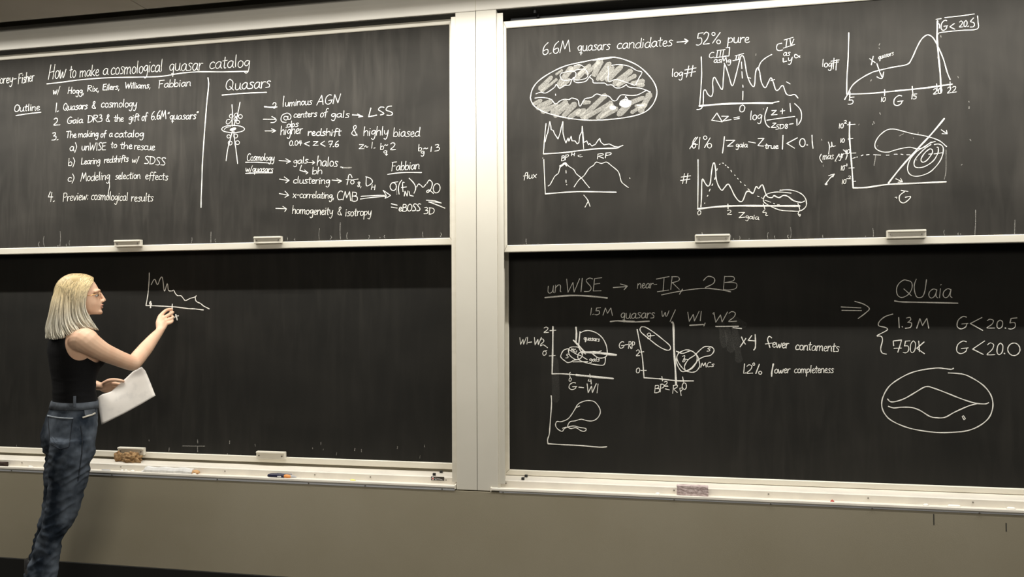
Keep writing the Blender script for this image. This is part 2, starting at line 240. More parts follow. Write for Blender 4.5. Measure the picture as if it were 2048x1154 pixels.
# ------------------------------------------------------------ chalkboards
CHALK = {
 ('UL','title/125','c'): """s35 2865 1870 -17 -13 -3 -29 15 -13 18 13 3 28 -16 14|s36 2893 1870 -3 -55|s35 2892 1844 14 23 17 0|s43 2929 1841 24 7 4 17 -13 5 -14 -18 -1 -26 15 -11 18 9|s41 2972 1871 3 -37 18 -5 16 42|s36 3009 1871 -9 -66 -16 -33 -16 9|p37 3019 1854 35 2|p35 3090 1902 -11 -107|p36 3085 1904 43 6|p42 3086 1856 27 6|s41 3133 1864 -6 -61|p41 3134 1887 3 5|s37 3174 1860 -12 6 -12 -16 15 -20 -3 -22 -21 -6|s41 3186 1916 -7 -61 -4 -48|s42 3178 1841 18 28 12 -11 -2 -48|s35 3221 1842 20 9 3 20 -11 3 -11 -20 -2 -29 12 -11 16 12|s40 3258 1875 -4 -60|s38 3256 1846 12 27 14 1|s39 2829 1912 -9 -73 1 -22 9 1|p35 2811 1879 31 5""",
 ('UL','title/126','c'): """p44 3491 1979 -31 -158|p41 3542 1981 -26 -157|p38 3474 1895 59 13|s41 3575 1913 -22 -22 -7 -45 17 -21 23 22 7 46 -18 20|s43 3607 1914 -1 -70 8 -17 27 67 0 -55 10 -6 29 84|s37 3747 1947 -11 -94 1 -28 11 2|p39 3726 1904 35 7|s35 3786 1900 -18 -19 -4 -40 15 -19 19 20 4 40 -16 18|s41 3858 1888 -5 -66|s34 3856 1862 21 26 10 -13 -5 -52|s34 3886 1862 20 26 13 -13 -3 -44 8 -8|s36 3982 1883 -19 8 -23 -22 -3 -28 13 -15 18 15 13 39|s38 3982 1885 -5 -44 10 -15|s36 4005 1942 -12 -118|p42 4036 1890 -38 -37 37 -29|s37 4049 1854 27 8 4 21 -15 5 -15 -21 -1 -32 16 -13 21 12|s39 4194 1886 -24 8 -27 -21 -4 -30 17 -15 22 14 16 41|s36 4194 1889 -5 -47 12 -15""",
 ('UL','title/127','c'): """s40 4280 1884 -15 12 -22 -17 -9 -33 14 -22 28 8|s38 4315 1895 -21 -17 -5 -39 18 -18 22 18 5 38 -19 18|s34 4390 1892 -19 9 -16 -17 22 -27 -5 -27 -30 -4|s35 4399 1892 -6 -74|s40 4396 1862 23 29 11 -14 -5 -59|s38 4429 1862 23 29 14 -15 -3 -50 9 -9|s36 4512 1891 -20 -17 -5 -38 18 -18 22 17 4 38 -19 18|s37 4557 1949 -8 -73 -2 -56|s39 4597 1889 -21 -18 -4 -38 17 -18 22 18 5 38 -19 18|s41 4676 1885 -22 9 -23 -23 5 -30 22 3 18 44|s39 4676 1888 -7 -68 -12 -49 -19 -9 -11 16|s33 4696 1894 -8 -73|p35 4698 1922 4 5|s39 4757 1881 -15 12 -22 -17 -8 -32 13 -22 28 8|s41 4814 1879 -21 9 -25 -23 -4 -32 15 -16 20 16 15 43|s38 4814 1882 -5 -50 11 -16|s35 4842 1949 -7 -73 -2 -55|s36 4983 1878 -26 10 -25 -27 9 -36 26 8 16 48|s34 4983 1881 -15 -127|p36 4954 1788 35 -7|s35 5002 1892 -3 -60 19 -16 23 17 11 58|s32 5052 1891 -4 -61 11 -15|s34 5127 1872 -24 10 -29 -23 -4 -34 17 -17 23 16 16 45|s39 5127 1875 -6 -51 13 -17|s35 5193 1875 -21 10 -18 -18 25 -28 -5 -27 -34 -3|s41 5256 1868 -24 10 -28 -23 -4 -33 17 -18 22 16 16 45|s36 5256 1871 -6 -51 13 -17|s33 5276 1877 -4 -75|s33 5275 1841 19 31 23 -1|s38 5453 1867 -20 12 -27 -16 -10 -32 18 -22 35 8|s32 5525 1868 -26 9 -32 -22 -4 -31 19 -17 26 15 17 43|s36 5525 1871 -5 -49 14 -16|s41 5572 1919 -12 -86 3 -26 16 1|p33 5543 1881 52 4|s39 5662 1867 -27 9 -31 -22 -4 -31 19 -17 26 15 17 43|s35 5662 1870 -6 -49 14 -16|s36 5696 1935 -7 -71 -1 -55|s35 5748 1871 -26 -17 -4 -37 22 -18 27 17 5 37 -24 18|s35 5847 1858 -28 9 -28 -22 7 -29 27 3 22 42|s34 5847 1861 -7 -66 -14 -48 -25 -8 -14 16""",
 ('UL','title/129','c'): """s53 3442 1774 155 5 293 14 328 -1 323 -15 293 -10 213 17 212 3 282 -19 291 -13""",
 ('UL','author_list/131','c'): """s41 3525 1698 2 -33 6 -8 14 33 3 -27 7 -3 14 41|p34 3607 1736 -34 -90|p36 3721 1722 -14 -69|p35 3756 1719 -9 -70|p35 3713 1685 41 1|s35 3783 1688 -14 -9 -3 -20 13 -10 16 8 2 20 -14 11|s42 3841 1675 -16 6 -16 -11 4 -16 16 0 12 22|s38 3841 1676 -4 -35 -8 -26 -14 -4 -8 9|s37 3884 1675 -16 6 -16 -12 4 -15 16 0 13 22|s41 3885 1676 -4 -36 -8 -25 -14 -4 -9 9|s40 3899 1644 -8 -20|p38 3958 1724 -8 -62|s34 3954 1725 37 -4 3 -18 -36 -9|p35 3960 1694 37 -35|s41 4016 1694 -4 -36|p42 4017 1708 3 2|p39 4031 1691 33 -38|p40 4069 1689 -43 -33|s40 4082 1659 -8 -18|p39 4180 1726 -37 -2 -7 -59 41 -1|p39 4140 1697 30 3|s41 4190 1697 -4 -36|p42 4191 1710 3 3|s42 4211 1724 -4 -35 0 -28|s39 4224 1680 21 4 3 11 -12 3 -11 -11 -1 -17 13 -7 16 6|s41 4261 1694 -2 -35|s34 4261 1677 12 15 14 0|s39 4320 1693 -13 5 -11 -8 16 -13 -3 -13 -21 -2|s34 4331 1663 -7 -18""",
 ('UL','author_list/132','c'): """p38 4410 1729 7 -64 25 46 6 -48 28 63|s41 4484 1697 -4 -35|p35 4485 1711 3 3|s41 4505 1722 -4 -35 0 -27|s41 4524 1721 -4 -35 0 -27|s40 4540 1692 -3 -35|p40 4542 1706 2 2|s38 4588 1688 -15 5 -17 -10 -3 -16 11 -8 14 7 9 21|s41 4588 1690 -3 -24 8 -9|s39 4600 1689 -3 -35|s36 4599 1675 15 14 8 -8 -2 -28|s41 4622 1674 15 13 10 -7 -1 -24 6 -5|s37 4691 1684 -13 5 -11 -8 16 -14 -3 -12 -21 -1|s33 4701 1655 -7 -17|p38 4817 1721 -10 -77|p37 4810 1723 59 1|p40 4813 1688 38 2|s34 4917 1685 -20 5 -23 -14 -3 -19 15 -10 19 10 12 26|s36 4917 1686 -3 -29 10 -10|s37 4939 1725 -5 -43 -2 -35|s33 4934 1671 22 17 20 -10 -5 -23 -18 -8 -20 5|s40 4995 1725 -5 -43 -1 -35|s33 4991 1671 21 17 20 -10 -4 -23 -19 -8 -20 5|s36 5052 1689 -5 -44|p39 5054 1705 3 4|s34 5116 1682 -20 5 -23 -14 -3 -19 15 -9 18 9 12 26|s37 5116 1684 -4 -30 11 -10|s33 5133 1690 -4 -44|s33 5131 1672 24 18 16 -9 -1 -31 7 -4""",
 ('UL','outline/134','c'): """s42 3070 1568 -26 -17 -6 -43 23 -16 30 17 5 42 -26 17|s38 3110 1534 -2 -34 17 -8 18 10 8 33|s42 3151 1535 -1 -34 9 -9|s34 3187 1561 -8 -51 2 -15 12 1|p42 3166 1538 38 4|s37 3218 1568 -4 -43 0 -32|s38 3241 1537 -5 -43|p41 3242 1553 4 3|s42 3260 1534 -3 -42|s35 3259 1517 24 17 16 -8 -1 -30 8 -4|s38 3319 1513 27 5 4 14 -15 3 -16 -14 0 -20 17 -8 21 7|s49 3055 1449 152 12 165 7""",
 ('UL','outline/135','c'): """p44 3568 1558 -10 -97|p46 3578 1464 12 6|s36 3681 1549 -20 -17 -6 -38 17 -21 23 15 5 40 -19 21|p38 3680 1497 25 -29|s40 3716 1517 -2 -34 12 -8 15 10 7 31|s38 3748 1516 -2 -33 7 -9|s36 3795 1509 -15 5 -18 -13 -2 -18 11 -10 14 9 10 25|s41 3795 1511 -3 -29 8 -9|s40 3838 1511 -14 6 -11 -10 16 -16 -3 -15 -22 -2|s39 3878 1512 -16 5 -17 -13 -3 -19 11 -9 15 9 10 25|s39 3878 1514 -3 -29 8 -9|s36 3891 1515 -3 -42|s41 3890 1495 12 17 15 0|s41 3951 1510 -13 6 -12 -10 17 -15 -3 -15 -22 -3|s41 4048 1481 -20 -8 -19 11 3 18 28 29 -4 17 -15 -9 4 -23 22 -46|s39 4157 1518 -13 9 -19 -11 -6 -20 11 -15 24 4|s34 4186 1523 -17 -11 -3 -24 15 -12 19 10 3 25 -17 12|s36 4250 1517 -16 7 -13 -11 19 -18 -3 -17 -26 -1|s34 4258 1520 -4 -47|s34 4256 1501 19 18 10 -10 -3 -38|s34 4284 1500 19 18 13 -10 -2 -32 8 -7|s34 4355 1516 -17 -11 -3 -24 15 -12 18 10 4 25 -17 12|s36 4392 1552 -5 -47 -1 -36|s36 4427 1511 -17 -10 -3 -25 15 -12 19 10 3 25 -17 12|s34 4495 1502 -19 7 -19 -14 5 -19 18 0 15 28|s36 4495 1504 -4 -43 -10 -32 -16 -5 -10 11|s34 4507 1509 4 -33 18 -4 17 35|s39 4546 1507 -10 -56 -16 -28 -17 8""",
 ('UL','outline/136','c'): """s42 3537 1382 21 12 24 -13 -11 -30 -36 -28 11 -5 45 1|p39 3600 1316 13 5|s41 3758 1391 -20 5 -26 -21 -5 -34 20 -15 26 11 6 17|p41 3732 1354 34 2|s42 3814 1360 -18 4 -20 -12 -3 -17 13 -9 17 9 11 23|s35 3814 1361 -3 -26 9 -9|s38 3833 1363 -4 -38|p38 3835 1378 3 3|s40 3889 1360 -17 5 -21 -13 -2 -17 13 -8 16 8 11 24|s42 3889 1362 -3 -27 10 -8|p39 3966 1400 -8 -75|s39 3957 1400 43 -6 15 -27 -20 -33 -39 -9|p39 4031 1399 -8 -73|s41 4028 1399 39 -2 4 -20 -40 -13|p36 4033 1364 41 -39|s37 4094 1397 24 3 6 -17 -20 -16|s38 4104 1367 25 -8 -7 -28 -36 -4|s39 4220 1331 -21 -9 -18 12 3 18 28 28 -5 17 -14 -8 4 -24 22 -46""",
 ('UL','outline/137','c'): """s35 4294 1383 -7 -50 2 -15 9 1|p36 4276 1361 32 2|s42 4317 1392 -5 -41 -3 -33|s41 4311 1341 19 17 14 -8 0 -34|s36 4359 1335 22 4 3 13 -12 4 -12 -13 -1 -20 14 -8 17 7|s35 4489 1354 -16 5 -16 -13 3 -16 17 1 13 24|s36 4490 1355 -4 -37 -9 -28 -14 -5 -8 9|s34 4504 1355 -4 -41|p38 4505 1371 3 3|s38 4558 1384 -9 6 -11 -8 -7 -33 -7 -44|s36 4516 1353 34 4|s38 4569 1383 -7 -49 2 -15 9 1|p34 4552 1361 30 3|s41 4624 1356 -12 -11 -3 -22 11 -11 13 10 3 23 -12 11|s41 4679 1387 -8 7 -9 -8 -7 -35 -7 -48|s38 4642 1354 29 5|s37 4756 1402 -25 -26 -10 -44 13 -19 20 16 -4 23 -25 -10|p38 4764 1313 9 6|s45 4822 1405 -24 -26 -11 -43 14 -20 19 16 -4 24 -25 -10|p37 4828 1315 20 88 11 -64 25 66 7 -89|p35 4919 1383 -4 -16|p41 4931 1383 -4 -16|s39 4976 1341 -18 5 -17 -15 7 -21 17 5 11 27|s38 4976 1342 -9 -73|p37 4957 1289 24 -4|s35 4989 1349 -2 -35 14 -9 15 10 7 33|s37 5023 1348 -1 -35 7 -9|s33 5075 1337 -17 6 -19 -13 -2 -19 12 -10 15 9 11 26|s33 5075 1339 -3 -29 9 -10|s33 5121 1338 -15 6 -12 -10 18 -16 -4 -16 -23 -2|s41 5164 1334 -16 6 -19 -14 -3 -19 12 -10 15 10 11 25|s35 5164 1336 -3 -30 9 -10|s38 5178 1342 -2 -43|s39 5178 1322 13 17 16 0|s40 5244 1336 -15 5 -12 -10 17 -16 -3 -15 -23 -2|p38 5257 1374 -4 -15|p37 5269 1374 -5 -15""",
 ('UL','outline/138','c'): """s46 3522 1233 28 4 7 -18 -24 -18|s45 3533 1201 31 -7 -8 -31 -43 -6|p40 3576 1156 14 6|p38 3695 1241 47 3|p34 3718 1243 -9 -69|s41 3749 1241 -5 -39 -3 -31|s36 3743 1193 18 17 13 -8 -1 -31|s39 3788 1191 20 4 3 12 -11 4 -12 -13 0 -18 13 -8 16 7|s36 3844 1211 -3 -38|s37 3842 1196 16 15 8 -8 -3 -31|s37 3865 1196 16 15 10 -8 -1 -26 6 -5|s41 3940 1203 -15 5 -17 -13 -3 -17 11 -8 14 8 10 23|s33 3940 1204 -3 -26 8 -8|s34 3957 1242 -8 -70|p34 3982 1211 -29 -22 29 -17|s40 3996 1210 -4 -38|p35 3997 1225 3 3|s37 4010 1209 -3 -39|s40 4009 1194 18 15 12 -8 -1 -27 5 -4|s40 4085 1202 -16 5 -15 -12 3 -16 16 2 12 23|s42 4085 1204 -4 -35 -8 -27 -13 -4 -8 8|s41 4131 1198 -13 -10 -2 -20 11 -9 15 10 2 20 -13 9|s36 4188 1225 -8 6 -9 -8 -6 -31 -7 -42|s41 4151 1195 30 5|s38 4255 1191 -15 6 -17 -12 -2 -17 11 -9 14 8 9 23|s34 4255 1193 -3 -26 8 -9|s41 4329 1186 -15 7 -21 -9 -6 -18 13 -13 27 4|s39 4384 1184 -20 5 -24 -12 -2 -18 15 -10 19 9 12 24|s41 4384 1185 -3 -28 11 -9|s33 4419 1213 -8 -49 3 -15 12 0|p38 4398 1192 39 1|s40 4489 1179 -21 6 -23 -12 -3 -18 15 -10 19 8 13 24|s39 4489 1181 -4 -28 11 -10|s41 4514 1216 -5 -41 0 -31|s36 4554 1183 -19 -9 -3 -22 17 -10 21 9 3 21 -19 11|s40 4630 1176 -21 5 -21 -12 5 -17 21 1 16 24|s40 4630 1177 -4 -37 -10 -28 -19 -4 -11 9""",
 ('UL','outline/139','c'): """s39 3786 1069 -20 8 -22 -13 -3 -21 14 -12 19 9 12 27|s40 3786 1071 -4 -32 11 -12|s38 3805 1116 17 -46 -23 -59|s36 3889 1076 -1 -36 13 -9 15 10 7 34|s34 3923 1075 -2 -36 8 -9|s38 3938 1073 -4 -45|s38 3936 1055 21 17 13 -9 -2 -32 6 -4|p35 3986 1106 7 -80 28 57 6 -59 31 79|p34 4073 1101 -7 -80|s41 4131 1096 -18 7 -18 -16 26 -39 -8 -22 -29 -1|p34 4182 1099 -40 -2 -8 -73 44 -2|p42 4138 1063 33 3|s37 4259 1100 -7 -46 2 -14 9 0|p33 4241 1079 32 3|s38 4295 1076 -15 -9 -3 -20 14 -9 16 9 2 20 -14 9|s33 4376 1090 -8 -50 3 -14 11 0|p39 4354 1068 40 2|s37 4405 1095 -6 -41 -2 -33|s34 4399 1044 23 17 18 -8 0 -33|s41 4458 1040 28 4 3 13 -15 4 -15 -13 -1 -19 18 -9 21 7|s40 4525 1056 -2 -44|s35 4524 1034 14 18 16 -2|s38 4560 1028 23 3 4 14 -13 5 -13 -13 -1 -21 15 -11 18 7|s36 4634 1039 -14 7 -13 -10 18 -17 -3 -16 -24 0|s39 4674 1036 -12 9 -17 -10 -6 -18 11 -15 22 4|s35 4682 1042 -2 -35 14 -10 16 9 7 33|s39 4717 1039 -2 -35 8 -9|s39 4732 1015 23 3 4 14 -13 4 -13 -13 -1 -21 15 -10 18 7""",
 ('UL','outline/140','c'): """s35 3730 952 -5 -45 -2 -36|s33 3725 896 22 17 18 -12 -4 -24 -18 -7 -19 7|s42 3782 955 17 -42 -22 -56|p40 3890 948 -9 -68 35 3|s39 3924 897 18 5 3 12 -10 3 -11 -12 0 -19 11 -7 14 7|s36 3987 915 -13 4 -16 -12 -2 -17 9 -9 13 9 9 23|s39 3987 916 -3 -26 7 -9|s38 3999 917 -3 -39|s33 3998 898 11 17 13 0|s36 4030 917 -4 -38|p41 4031 932 2 3|s40 4043 917 -3 -39|s34 4041 901 17 16 11 -8 -2 -27 5 -4|s34 4110 915 -14 5 -14 -12 3 -16 14 2 11 23|s34 4110 917 -3 -35 -8 -27 -12 -4 -7 8|s41 4164 921 -2 -39|s39 4164 902 11 16 14 1|s37 4194 904 20 4 3 13 -11 3 -11 -13 -1 -18 12 -8 16 7|s36 4261 915 -16 5 -16 -14 1 -19 14 -3 14 14 9 54|s37 4262 914 -2 -23 5 -8|s34 4301 922 -12 5 -11 -10 15 -13 -3 -14 -20 -3|s40 4311 953 -5 -38 -2 -31|s34 4305 905 17 17 13 -7 -1 -31|s35 4351 926 -4 -39|p38 4352 940 2 3|s41 4400 949 -8 6 -10 -7 -6 -31 -7 -41|s33 4361 920 32 5|s34 4410 949 -6 -46 1 -14 8 1|p39 4395 928 27 3|s39 4453 920 -12 5 -11 -10 16 -13 -3 -14 -20 -3|s34 4499 908 2 -28 6 -7 14 27 3 -23 6 -3 14 34|p35 4579 935 -32 -73|s41 4700 923 -23 9 -23 -14 34 -41 -9 -22 -37 3|p36 4716 927 -9 -78|s41 4706 929 46 -12 16 -31 -21 -32 -43 -5|s34 4833 904 -23 9 -22 -13 33 -42 -9 -22 -37 3|s41 4893 899 -23 10 -22 -14 33 -42 -9 -21 -37 3""",
 ('UL','outline/141','c'): """s42 3763 736 -15 9 -21 -9 -7 -19 13 -15 28 3|s41 3775 781 19 -44 -24 -55|p39 3875 698 22 89 12 -64 28 67 8 -91|s34 3978 751 -17 -13 -3 -26 15 -12 17 13 3 26 -15 12|s34 4042 741 -18 7 -19 -20 0 -24 17 -5 17 20 11 70|s37 4044 739 -2 -30 5 -10|s38 4058 725 24 6 3 17 -13 3 -13 -16 -1 -24 15 -10 18 10|s40 4108 791 -5 -50 -1 -38|s40 4127 754 -5 -50|p33 4129 773 3 4|s35 4144 751 -4 -50|s35 4142 731 21 20 14 -9 -2 -36 6 -4|s35 4229 749 -18 5 -17 -16 3 -20 18 2 14 31|s38 4229 751 -4 -46 -10 -35 -15 -6 -9 11|s36 4329 739 -13 5 -12 -10 17 -14 -4 -15 -22 -3|s41 4336 723 21 5 3 13 -12 3 -12 -13 0 -20 13 -8 16 7|s36 4380 775 -4 -41 0 -32|s35 4394 724 21 4 3 14 -12 3 -12 -13 0 -20 13 -8 16 7|s34 4462 734 -11 7 -16 -10 -5 -18 10 -12 20 4|s39 4483 769 -7 -50 2 -14 9 0|p41 4467 746 29 4|s33 4505 743 -5 -41|p35 4506 758 3 3|s36 4536 743 -15 -9 -2 -22 13 -10 15 10 3 21 -14 10|s36 4560 741 -3 -41|s37 4559 724 19 17 12 -8 -1 -29 5 -4|s36 4659 714 22 3 4 14 -13 4 -13 -13 0 -21 14 -10 18 6|s33 4741 756 -10 8 -11 -8 -7 -34 -8 -47|s39 4696 727 37 1|s36 4779 755 -10 8 -11 -8 -7 -35 -8 -46|s33 4734 726 37 1|s37 4776 702 23 3 3 14 -12 5 -13 -13 -1 -21 14 -10 18 6|s37 4849 713 -12 9 -16 -9 -6 -19 10 -14 22 3|s37 4872 745 -7 -52 2 -16 9 0|p34 4854 723 32 0|s37 4922 709 -14 6 -12 -9 17 -17 -3 -16 -24 0""",
 ('UL','outline/142','c'): """p46 3501 597 -26 -54 58 -2|p39 3520 592 -13 -100|p47 3539 491 13 7|p34 3671 577 -9 -90|s35 3669 577 32 -1 7 -22 -16 -19 -24 -3|s37 3717 541 -3 -51|s36 3716 516 14 22 16 1|s35 3751 517 24 7 3 16 -13 4 -13 -17 -1 -24 15 -9 18 9|p39 3791 543 12 -50 25 52|s42 3841 546 -5 -50|p41 3842 565 3 5|s36 3857 519 23 7 3 16 -12 4 -13 -17 -1 -24 14 -10 18 10|s38 3896 548 3 -40 7 -10 17 39 3 -32 8 -4 18 49|p41 3961 503 3 4|p35 3964 540 3 4|s34 4042 536 -11 9 -16 -11 -6 -22 10 -16 20 5|s38 4066 545 -15 -11 -3 -26 13 -13 16 11 3 26 -14 13|s34 4120 538 -13 7 -12 -11 17 -20 -4 -18 -22 -1|s38 4127 540 -4 -50|s33 4125 520 16 19 8 -10 -3 -40|s40 4149 519 16 19 10 -11 -2 -34 7 -6|s33 4208 536 -14 -11 -3 -26 12 -13 16 11 3 26 -14 13|s40 4240 575 -5 -50 -1 -39|s38 4269 531 -14 -11 -4 -26 13 -13 16 11 3 26 -14 13|s33 4326 519 -16 7 -16 -15 4 -20 15 1 14 29|s37 4327 521 -5 -45 -9 -34 -14 -5 -8 11|s34 4341 528 -5 -50|p37 4342 547 3 3|s39 4385 514 -11 9 -16 -12 -5 -21 9 -16 20 5|s40 4426 517 -15 7 -18 -15 -3 -22 11 -12 15 10 10 30|s35 4426 519 -4 -34 8 -12|s33 4446 559 -5 -50 -1 -38|s40 4495 512 -3 -47|s40 4494 489 14 19 16 0|s36 4530 484 24 4 3 15 -13 4 -13 -14 -1 -22 15 -10 18 7|s36 4605 501 -14 6 -13 -10 18 -18 -4 -17 -24 -1|s35 4612 508 -2 -37 14 -10 16 11 7 35|s40 4647 507 -2 -37 8 -10|s40 4670 544 -5 -47 0 -36|s40 4700 529 -8 -55 2 -17 10 0|p41 4682 505 33 2|s32 4752 499 -15 6 -13 -10 18 -18 -3 -17 -24 -1""",
 ('UL','outline/143','c'): """s39 4224 678 4 -44 -11 -55 -7 -66""",
 ('UL','divider','c'): """s58 5375 1718 8 -50 -2 -62 -16 -140 -18 -217 -16 -215 -14 -220 -4 -155 -7 -181 -1 -104""",
 ('UL','quasar_heading/145','c'): """s38 5626 1686 -33 -26 -10 -55 29 -28 38 23 8 58 -32 28|p40 5625 1611 42 -39|s36 5691 1637 -3 -52 20 -13 25 16 10 50|s41 5743 1638 -2 -53 12 -13|s41 5823 1632 -25 8 -30 -21 -4 -29 18 -15 25 15 16 39|s40 5823 1635 -5 -45 14 -14|s42 5894 1634 -22 8 -20 -16 28 -23 -5 -24 -37 -4|s39 5960 1629 -25 8 -29 -21 -4 -29 18 -14 24 14 16 40|s36 5961 1632 -6 -45 14 -14|s42 5982 1637 -4 -65|s38 5981 1606 20 28 25 0|s37 6082 1635 -22 7 -19 -16 27 -23 -5 -23 -36 -4""",
 ('UL','quasar_heading/146','c'): """s50 5537 1527 249 4 251 -5""",
 ('UL','jet_drawing','c'): """s46 5650 1421 6 -77 -3 -75 2 -69|s46 5741 1442 -28 -131 -25 -59 -14 -49|s46 5656 1147 -25 -90 -28 -100 -16 -111|s46 5672 1146 13 -114 13 -80 19 -141|s40 5544 1190 42 14 64 4 67 -7 53 -16 22 -20 -14 -19 -46 -12 -66 -3 -66 9 -49 16 -16 21 20 18|s40 5690 1167 -13 -7 -16 -4 -16 -1 -11 3 -2 5 7 7 14 6 17 4 15 0 9 -3 1 -6 -9 -7|p78 5641 1169 46 -2|s29 5564 1167 17 18 58 12|s32 5627 1317 9 5 11 0 10 -5 5 -9 1 -11 -6 -8 -10 -4 -11 1 -9 6 -5 9 1 10 6 8|s32 5719 1303 -7 -8 -10 -2 -11 2 -8 7 -3 10 2 10 8 7 11 2 11 -4 7 -8 2 -10 -3 -9|s32 5764 1303 4 -10 -3 -10 -8 -7 -11 -2 -11 4 -8 8 -2 11 4 9 9 7 11 0 10 -4 7 -9|s32 5703 1256 -9 -2 -9 2 -8 6 -3 9 2 8 7 6 9 2 10 -3 7 -7 2 -9 -3 -8 -8 -5|s32 5715 1256 10 -2 8 -6 4 -9 -3 -9 -6 -7 -10 -2 -10 3 -7 7 -3 9 3 9 8 6 10 1|s32 5595 1099 4 8 9 5 10 1 9 -5 6 -8 0 -9 -5 -8 -8 -4 -11 0 -8 5 -5 9 0 9|s32 5675 1085 -4 11 3 10 8 8 11 2 12 -3 8 -8 3 -11 -4 -10 -9 -7 -11 -2 -12 5 -7 9|s32 5626 1007 -10 6 -6 10 0 11 6 9 11 4 12 -2 10 -6 5 -11 -2 -10 -7 -9 -11 -3 -12 2|s32 5703 1011 -8 8 -2 10 4 10 9 6 11 1 11 -5 7 -9 1 -10 -5 -9 -10 -6 -11 1 -11 5|s33 5626 1270 -29 -2 -12 -30 20 -14 25 15 21 30""",
 ('UL','fact_list/154','c'): """s62 6013 1381 69 -11 69 0|s39 6106 1399 9 14 20 -1 4 -23 -24 -32 24 10""",
 ('UL','fact_list/155','c'): """s41 6001 1252 143 -9|s41 6095 1275 36 -21 13 -19 -21 -20 -40 -2|s45 6022 1132 114 -5|p39 6091 1151 49 -23 -41 -18""",
 ('UL','fact_list/156','c'): """s36 6228 1476 -7 -61 -1 -48|s33 6247 1409 -1 -31 12 -8 15 10 6 30|s37 6279 1410 -2 -32 8 -7|s35 6293 1409 -4 -40|s37 6291 1393 17 16 8 -8 -3 -32|s36 6315 1393 16 16 10 -8 -1 -26 6 -5|s36 6361 1411 -4 -39|p33 6363 1426 2 3|s37 6376 1413 -3 -40|s37 6375 1397 19 16 12 -8 -1 -27 5 -4|s35 6437 1413 -15 -9 -2 -21 13 -9 15 10 3 20 -14 9|s34 6461 1411 -1 -31 12 -8 14 10 6 29|s34 6492 1411 -1 -31 7 -8|s34 6535 1409 -13 4 -12 -9 17 -14 -4 -14 -21 -3|p35 6584 1364 54 96 15 -96|p34 6601 1396 52 4|s37 6744 1454 -26 6 -32 -27 -7 -47 26 -21 32 15 8 23|p34 6711 1403 43 4|p38 6759 1368 19 91 33 -86 30 90""",
 ('UL','fact_list/157','c'): """s34 6240 1233 -9 7 -5 10 2 10 8 7 12 3 11 -3 9 -8 3 -10 -3 -10 -9 -6 -11 -2 -12 4|s37 6273 1266 0 -27 24 -1 8 33 -36 29 -57 -16 -16 -44 17 -27 40 -5""",
 ('UL','fact_list/158','c'): """s33 6370 1282 -11 6 -15 -9 -6 -16 10 -11 20 5|s40 6378 1266 21 5 3 11 -12 3 -11 -11 -1 -18 13 -7 17 6|s31 6416 1285 -3 -37|s39 6415 1270 18 15 13 -8 -2 -25 6 -4|s37 6473 1306 -6 -43 2 -13 8 0|p36 6457 1287 30 2|s33 6491 1266 21 5 3 11 -11 3 -12 -11 0 -18 13 -7 16 6|s34 6529 1288 -2 -37|s33 6528 1270 12 15 15 0|s37 6589 1283 -13 4 -12 -9 17 -13 -3 -13 -22 -2|s32 6644 1282 -16 -12 -3 -22 14 -8 17 12 3 22 -15 8|s32 6712 1319 -10 5 -12 -10 -7 -33 -8 -46|s31 6667 1282 36 9|s39 6788 1262 -23 7 -21 -11 5 -16 22 0 17 22|s35 6788 1264 -4 -36 -11 -26 -19 -3 -12 10|s35 6850 1260 -22 7 -24 -11 -3 -17 16 -10 20 7 12 23|s39 6850 1262 -4 -27 12 -9|s34 6876 1292 -5 -38 0 -30|s31 6935 1255 -18 6 -16 -8 23 -16 -4 -14 -30 0""",
 ('UL','fact_list/159','c'): """s38 6283 1189 -16 -8 -2 -18 14 -7 17 8 2 18 -15 7|s35 6313 1218 -4 -34 -1 -27|s39 6310 1176 18 14 16 -8 -3 -17 -16 -7 -17 3|s37 6389 1190 -15 3 -12 -8 18 -12 -3 -12 -24 -3|s32 6203 1173 -6 -50 -3 -41|s35 6196 1111 21 22 14 -10 -1 -40|s31 6251 1133 -6 -51|p34 6252 1152 3 4|s35 6304 1127 -18 6 -18 -17 4 -20 17 2 15 31|s37 6304 1129 -5 -47 -9 -34 -16 -6 -9 11|s39 6321 1177 -7 -51 -3 -40|s34 6313 1114 21 22 14 -10 -1 -40|s39 6363 1110 24 6 3 17 -13 3 -13 -16 -1 -24 15 -10 18 9|s39 6406 1135 -3 -50|s32 6405 1111 14 21 16 1|s45 6495 1101 -2 -39|s46 6494 1082 16 16 19 -1|s43 6536 1078 27 4 3 12 -14 4 -15 -12 -1 -18 17 -9 21 6|s43 6627 1087 -21 7 -22 -14 1 -19 20 -5 19 14 11 54|s44 6629 1085 -2 -23 7 -8|s42 6682 1088 -17 6 -15 -9 22 -15 -4 -14 -28 -1|s39 6695 1124 -6 -39 -2 -31|s39 6688 1076 23 16 17 -9 0 -31|s44 6750 1087 -5 -39|p42 6751 1101 4 3|s38 6817 1111 -12 7 -13 -7 -8 -31 -8 -42|s38 6765 1084 42 3|s44 6830 1108 -7 -46 2 -14 12 0|p39 6810 1088 38 2""",
 ('UL','fact_list/160','c'): """s35 6310 1019 -15 -12 -3 -27 12 -12 16 11 3 28 -13 12|p32 6330 969 8 3|s31 6368 1018 -14 -12 -3 -27 11 -11 16 11 3 27 -13 12|p38 6405 1015 -16 -25 37 -1|p35 6417 1013 -7 -47|p39 6510 1000 -60 -19 56 -25|p33 6549 997 51 0 -55 -39 57 1|p39 6668 996 -43 -24 51 -28|p34 6714 982 2 12 41 -1 -30 -58|p33 6718 963 32 1|p36 6759 936 10 3|s39 6817 992 -24 -16 -10 -29 15 -14 19 10 -4 16 -26 -5""",
 ('UL','fact_list/162','c'): """p48 6965 1245 58 -8 51 -14 -44 -4|p40 7019 1250 55 -27""",
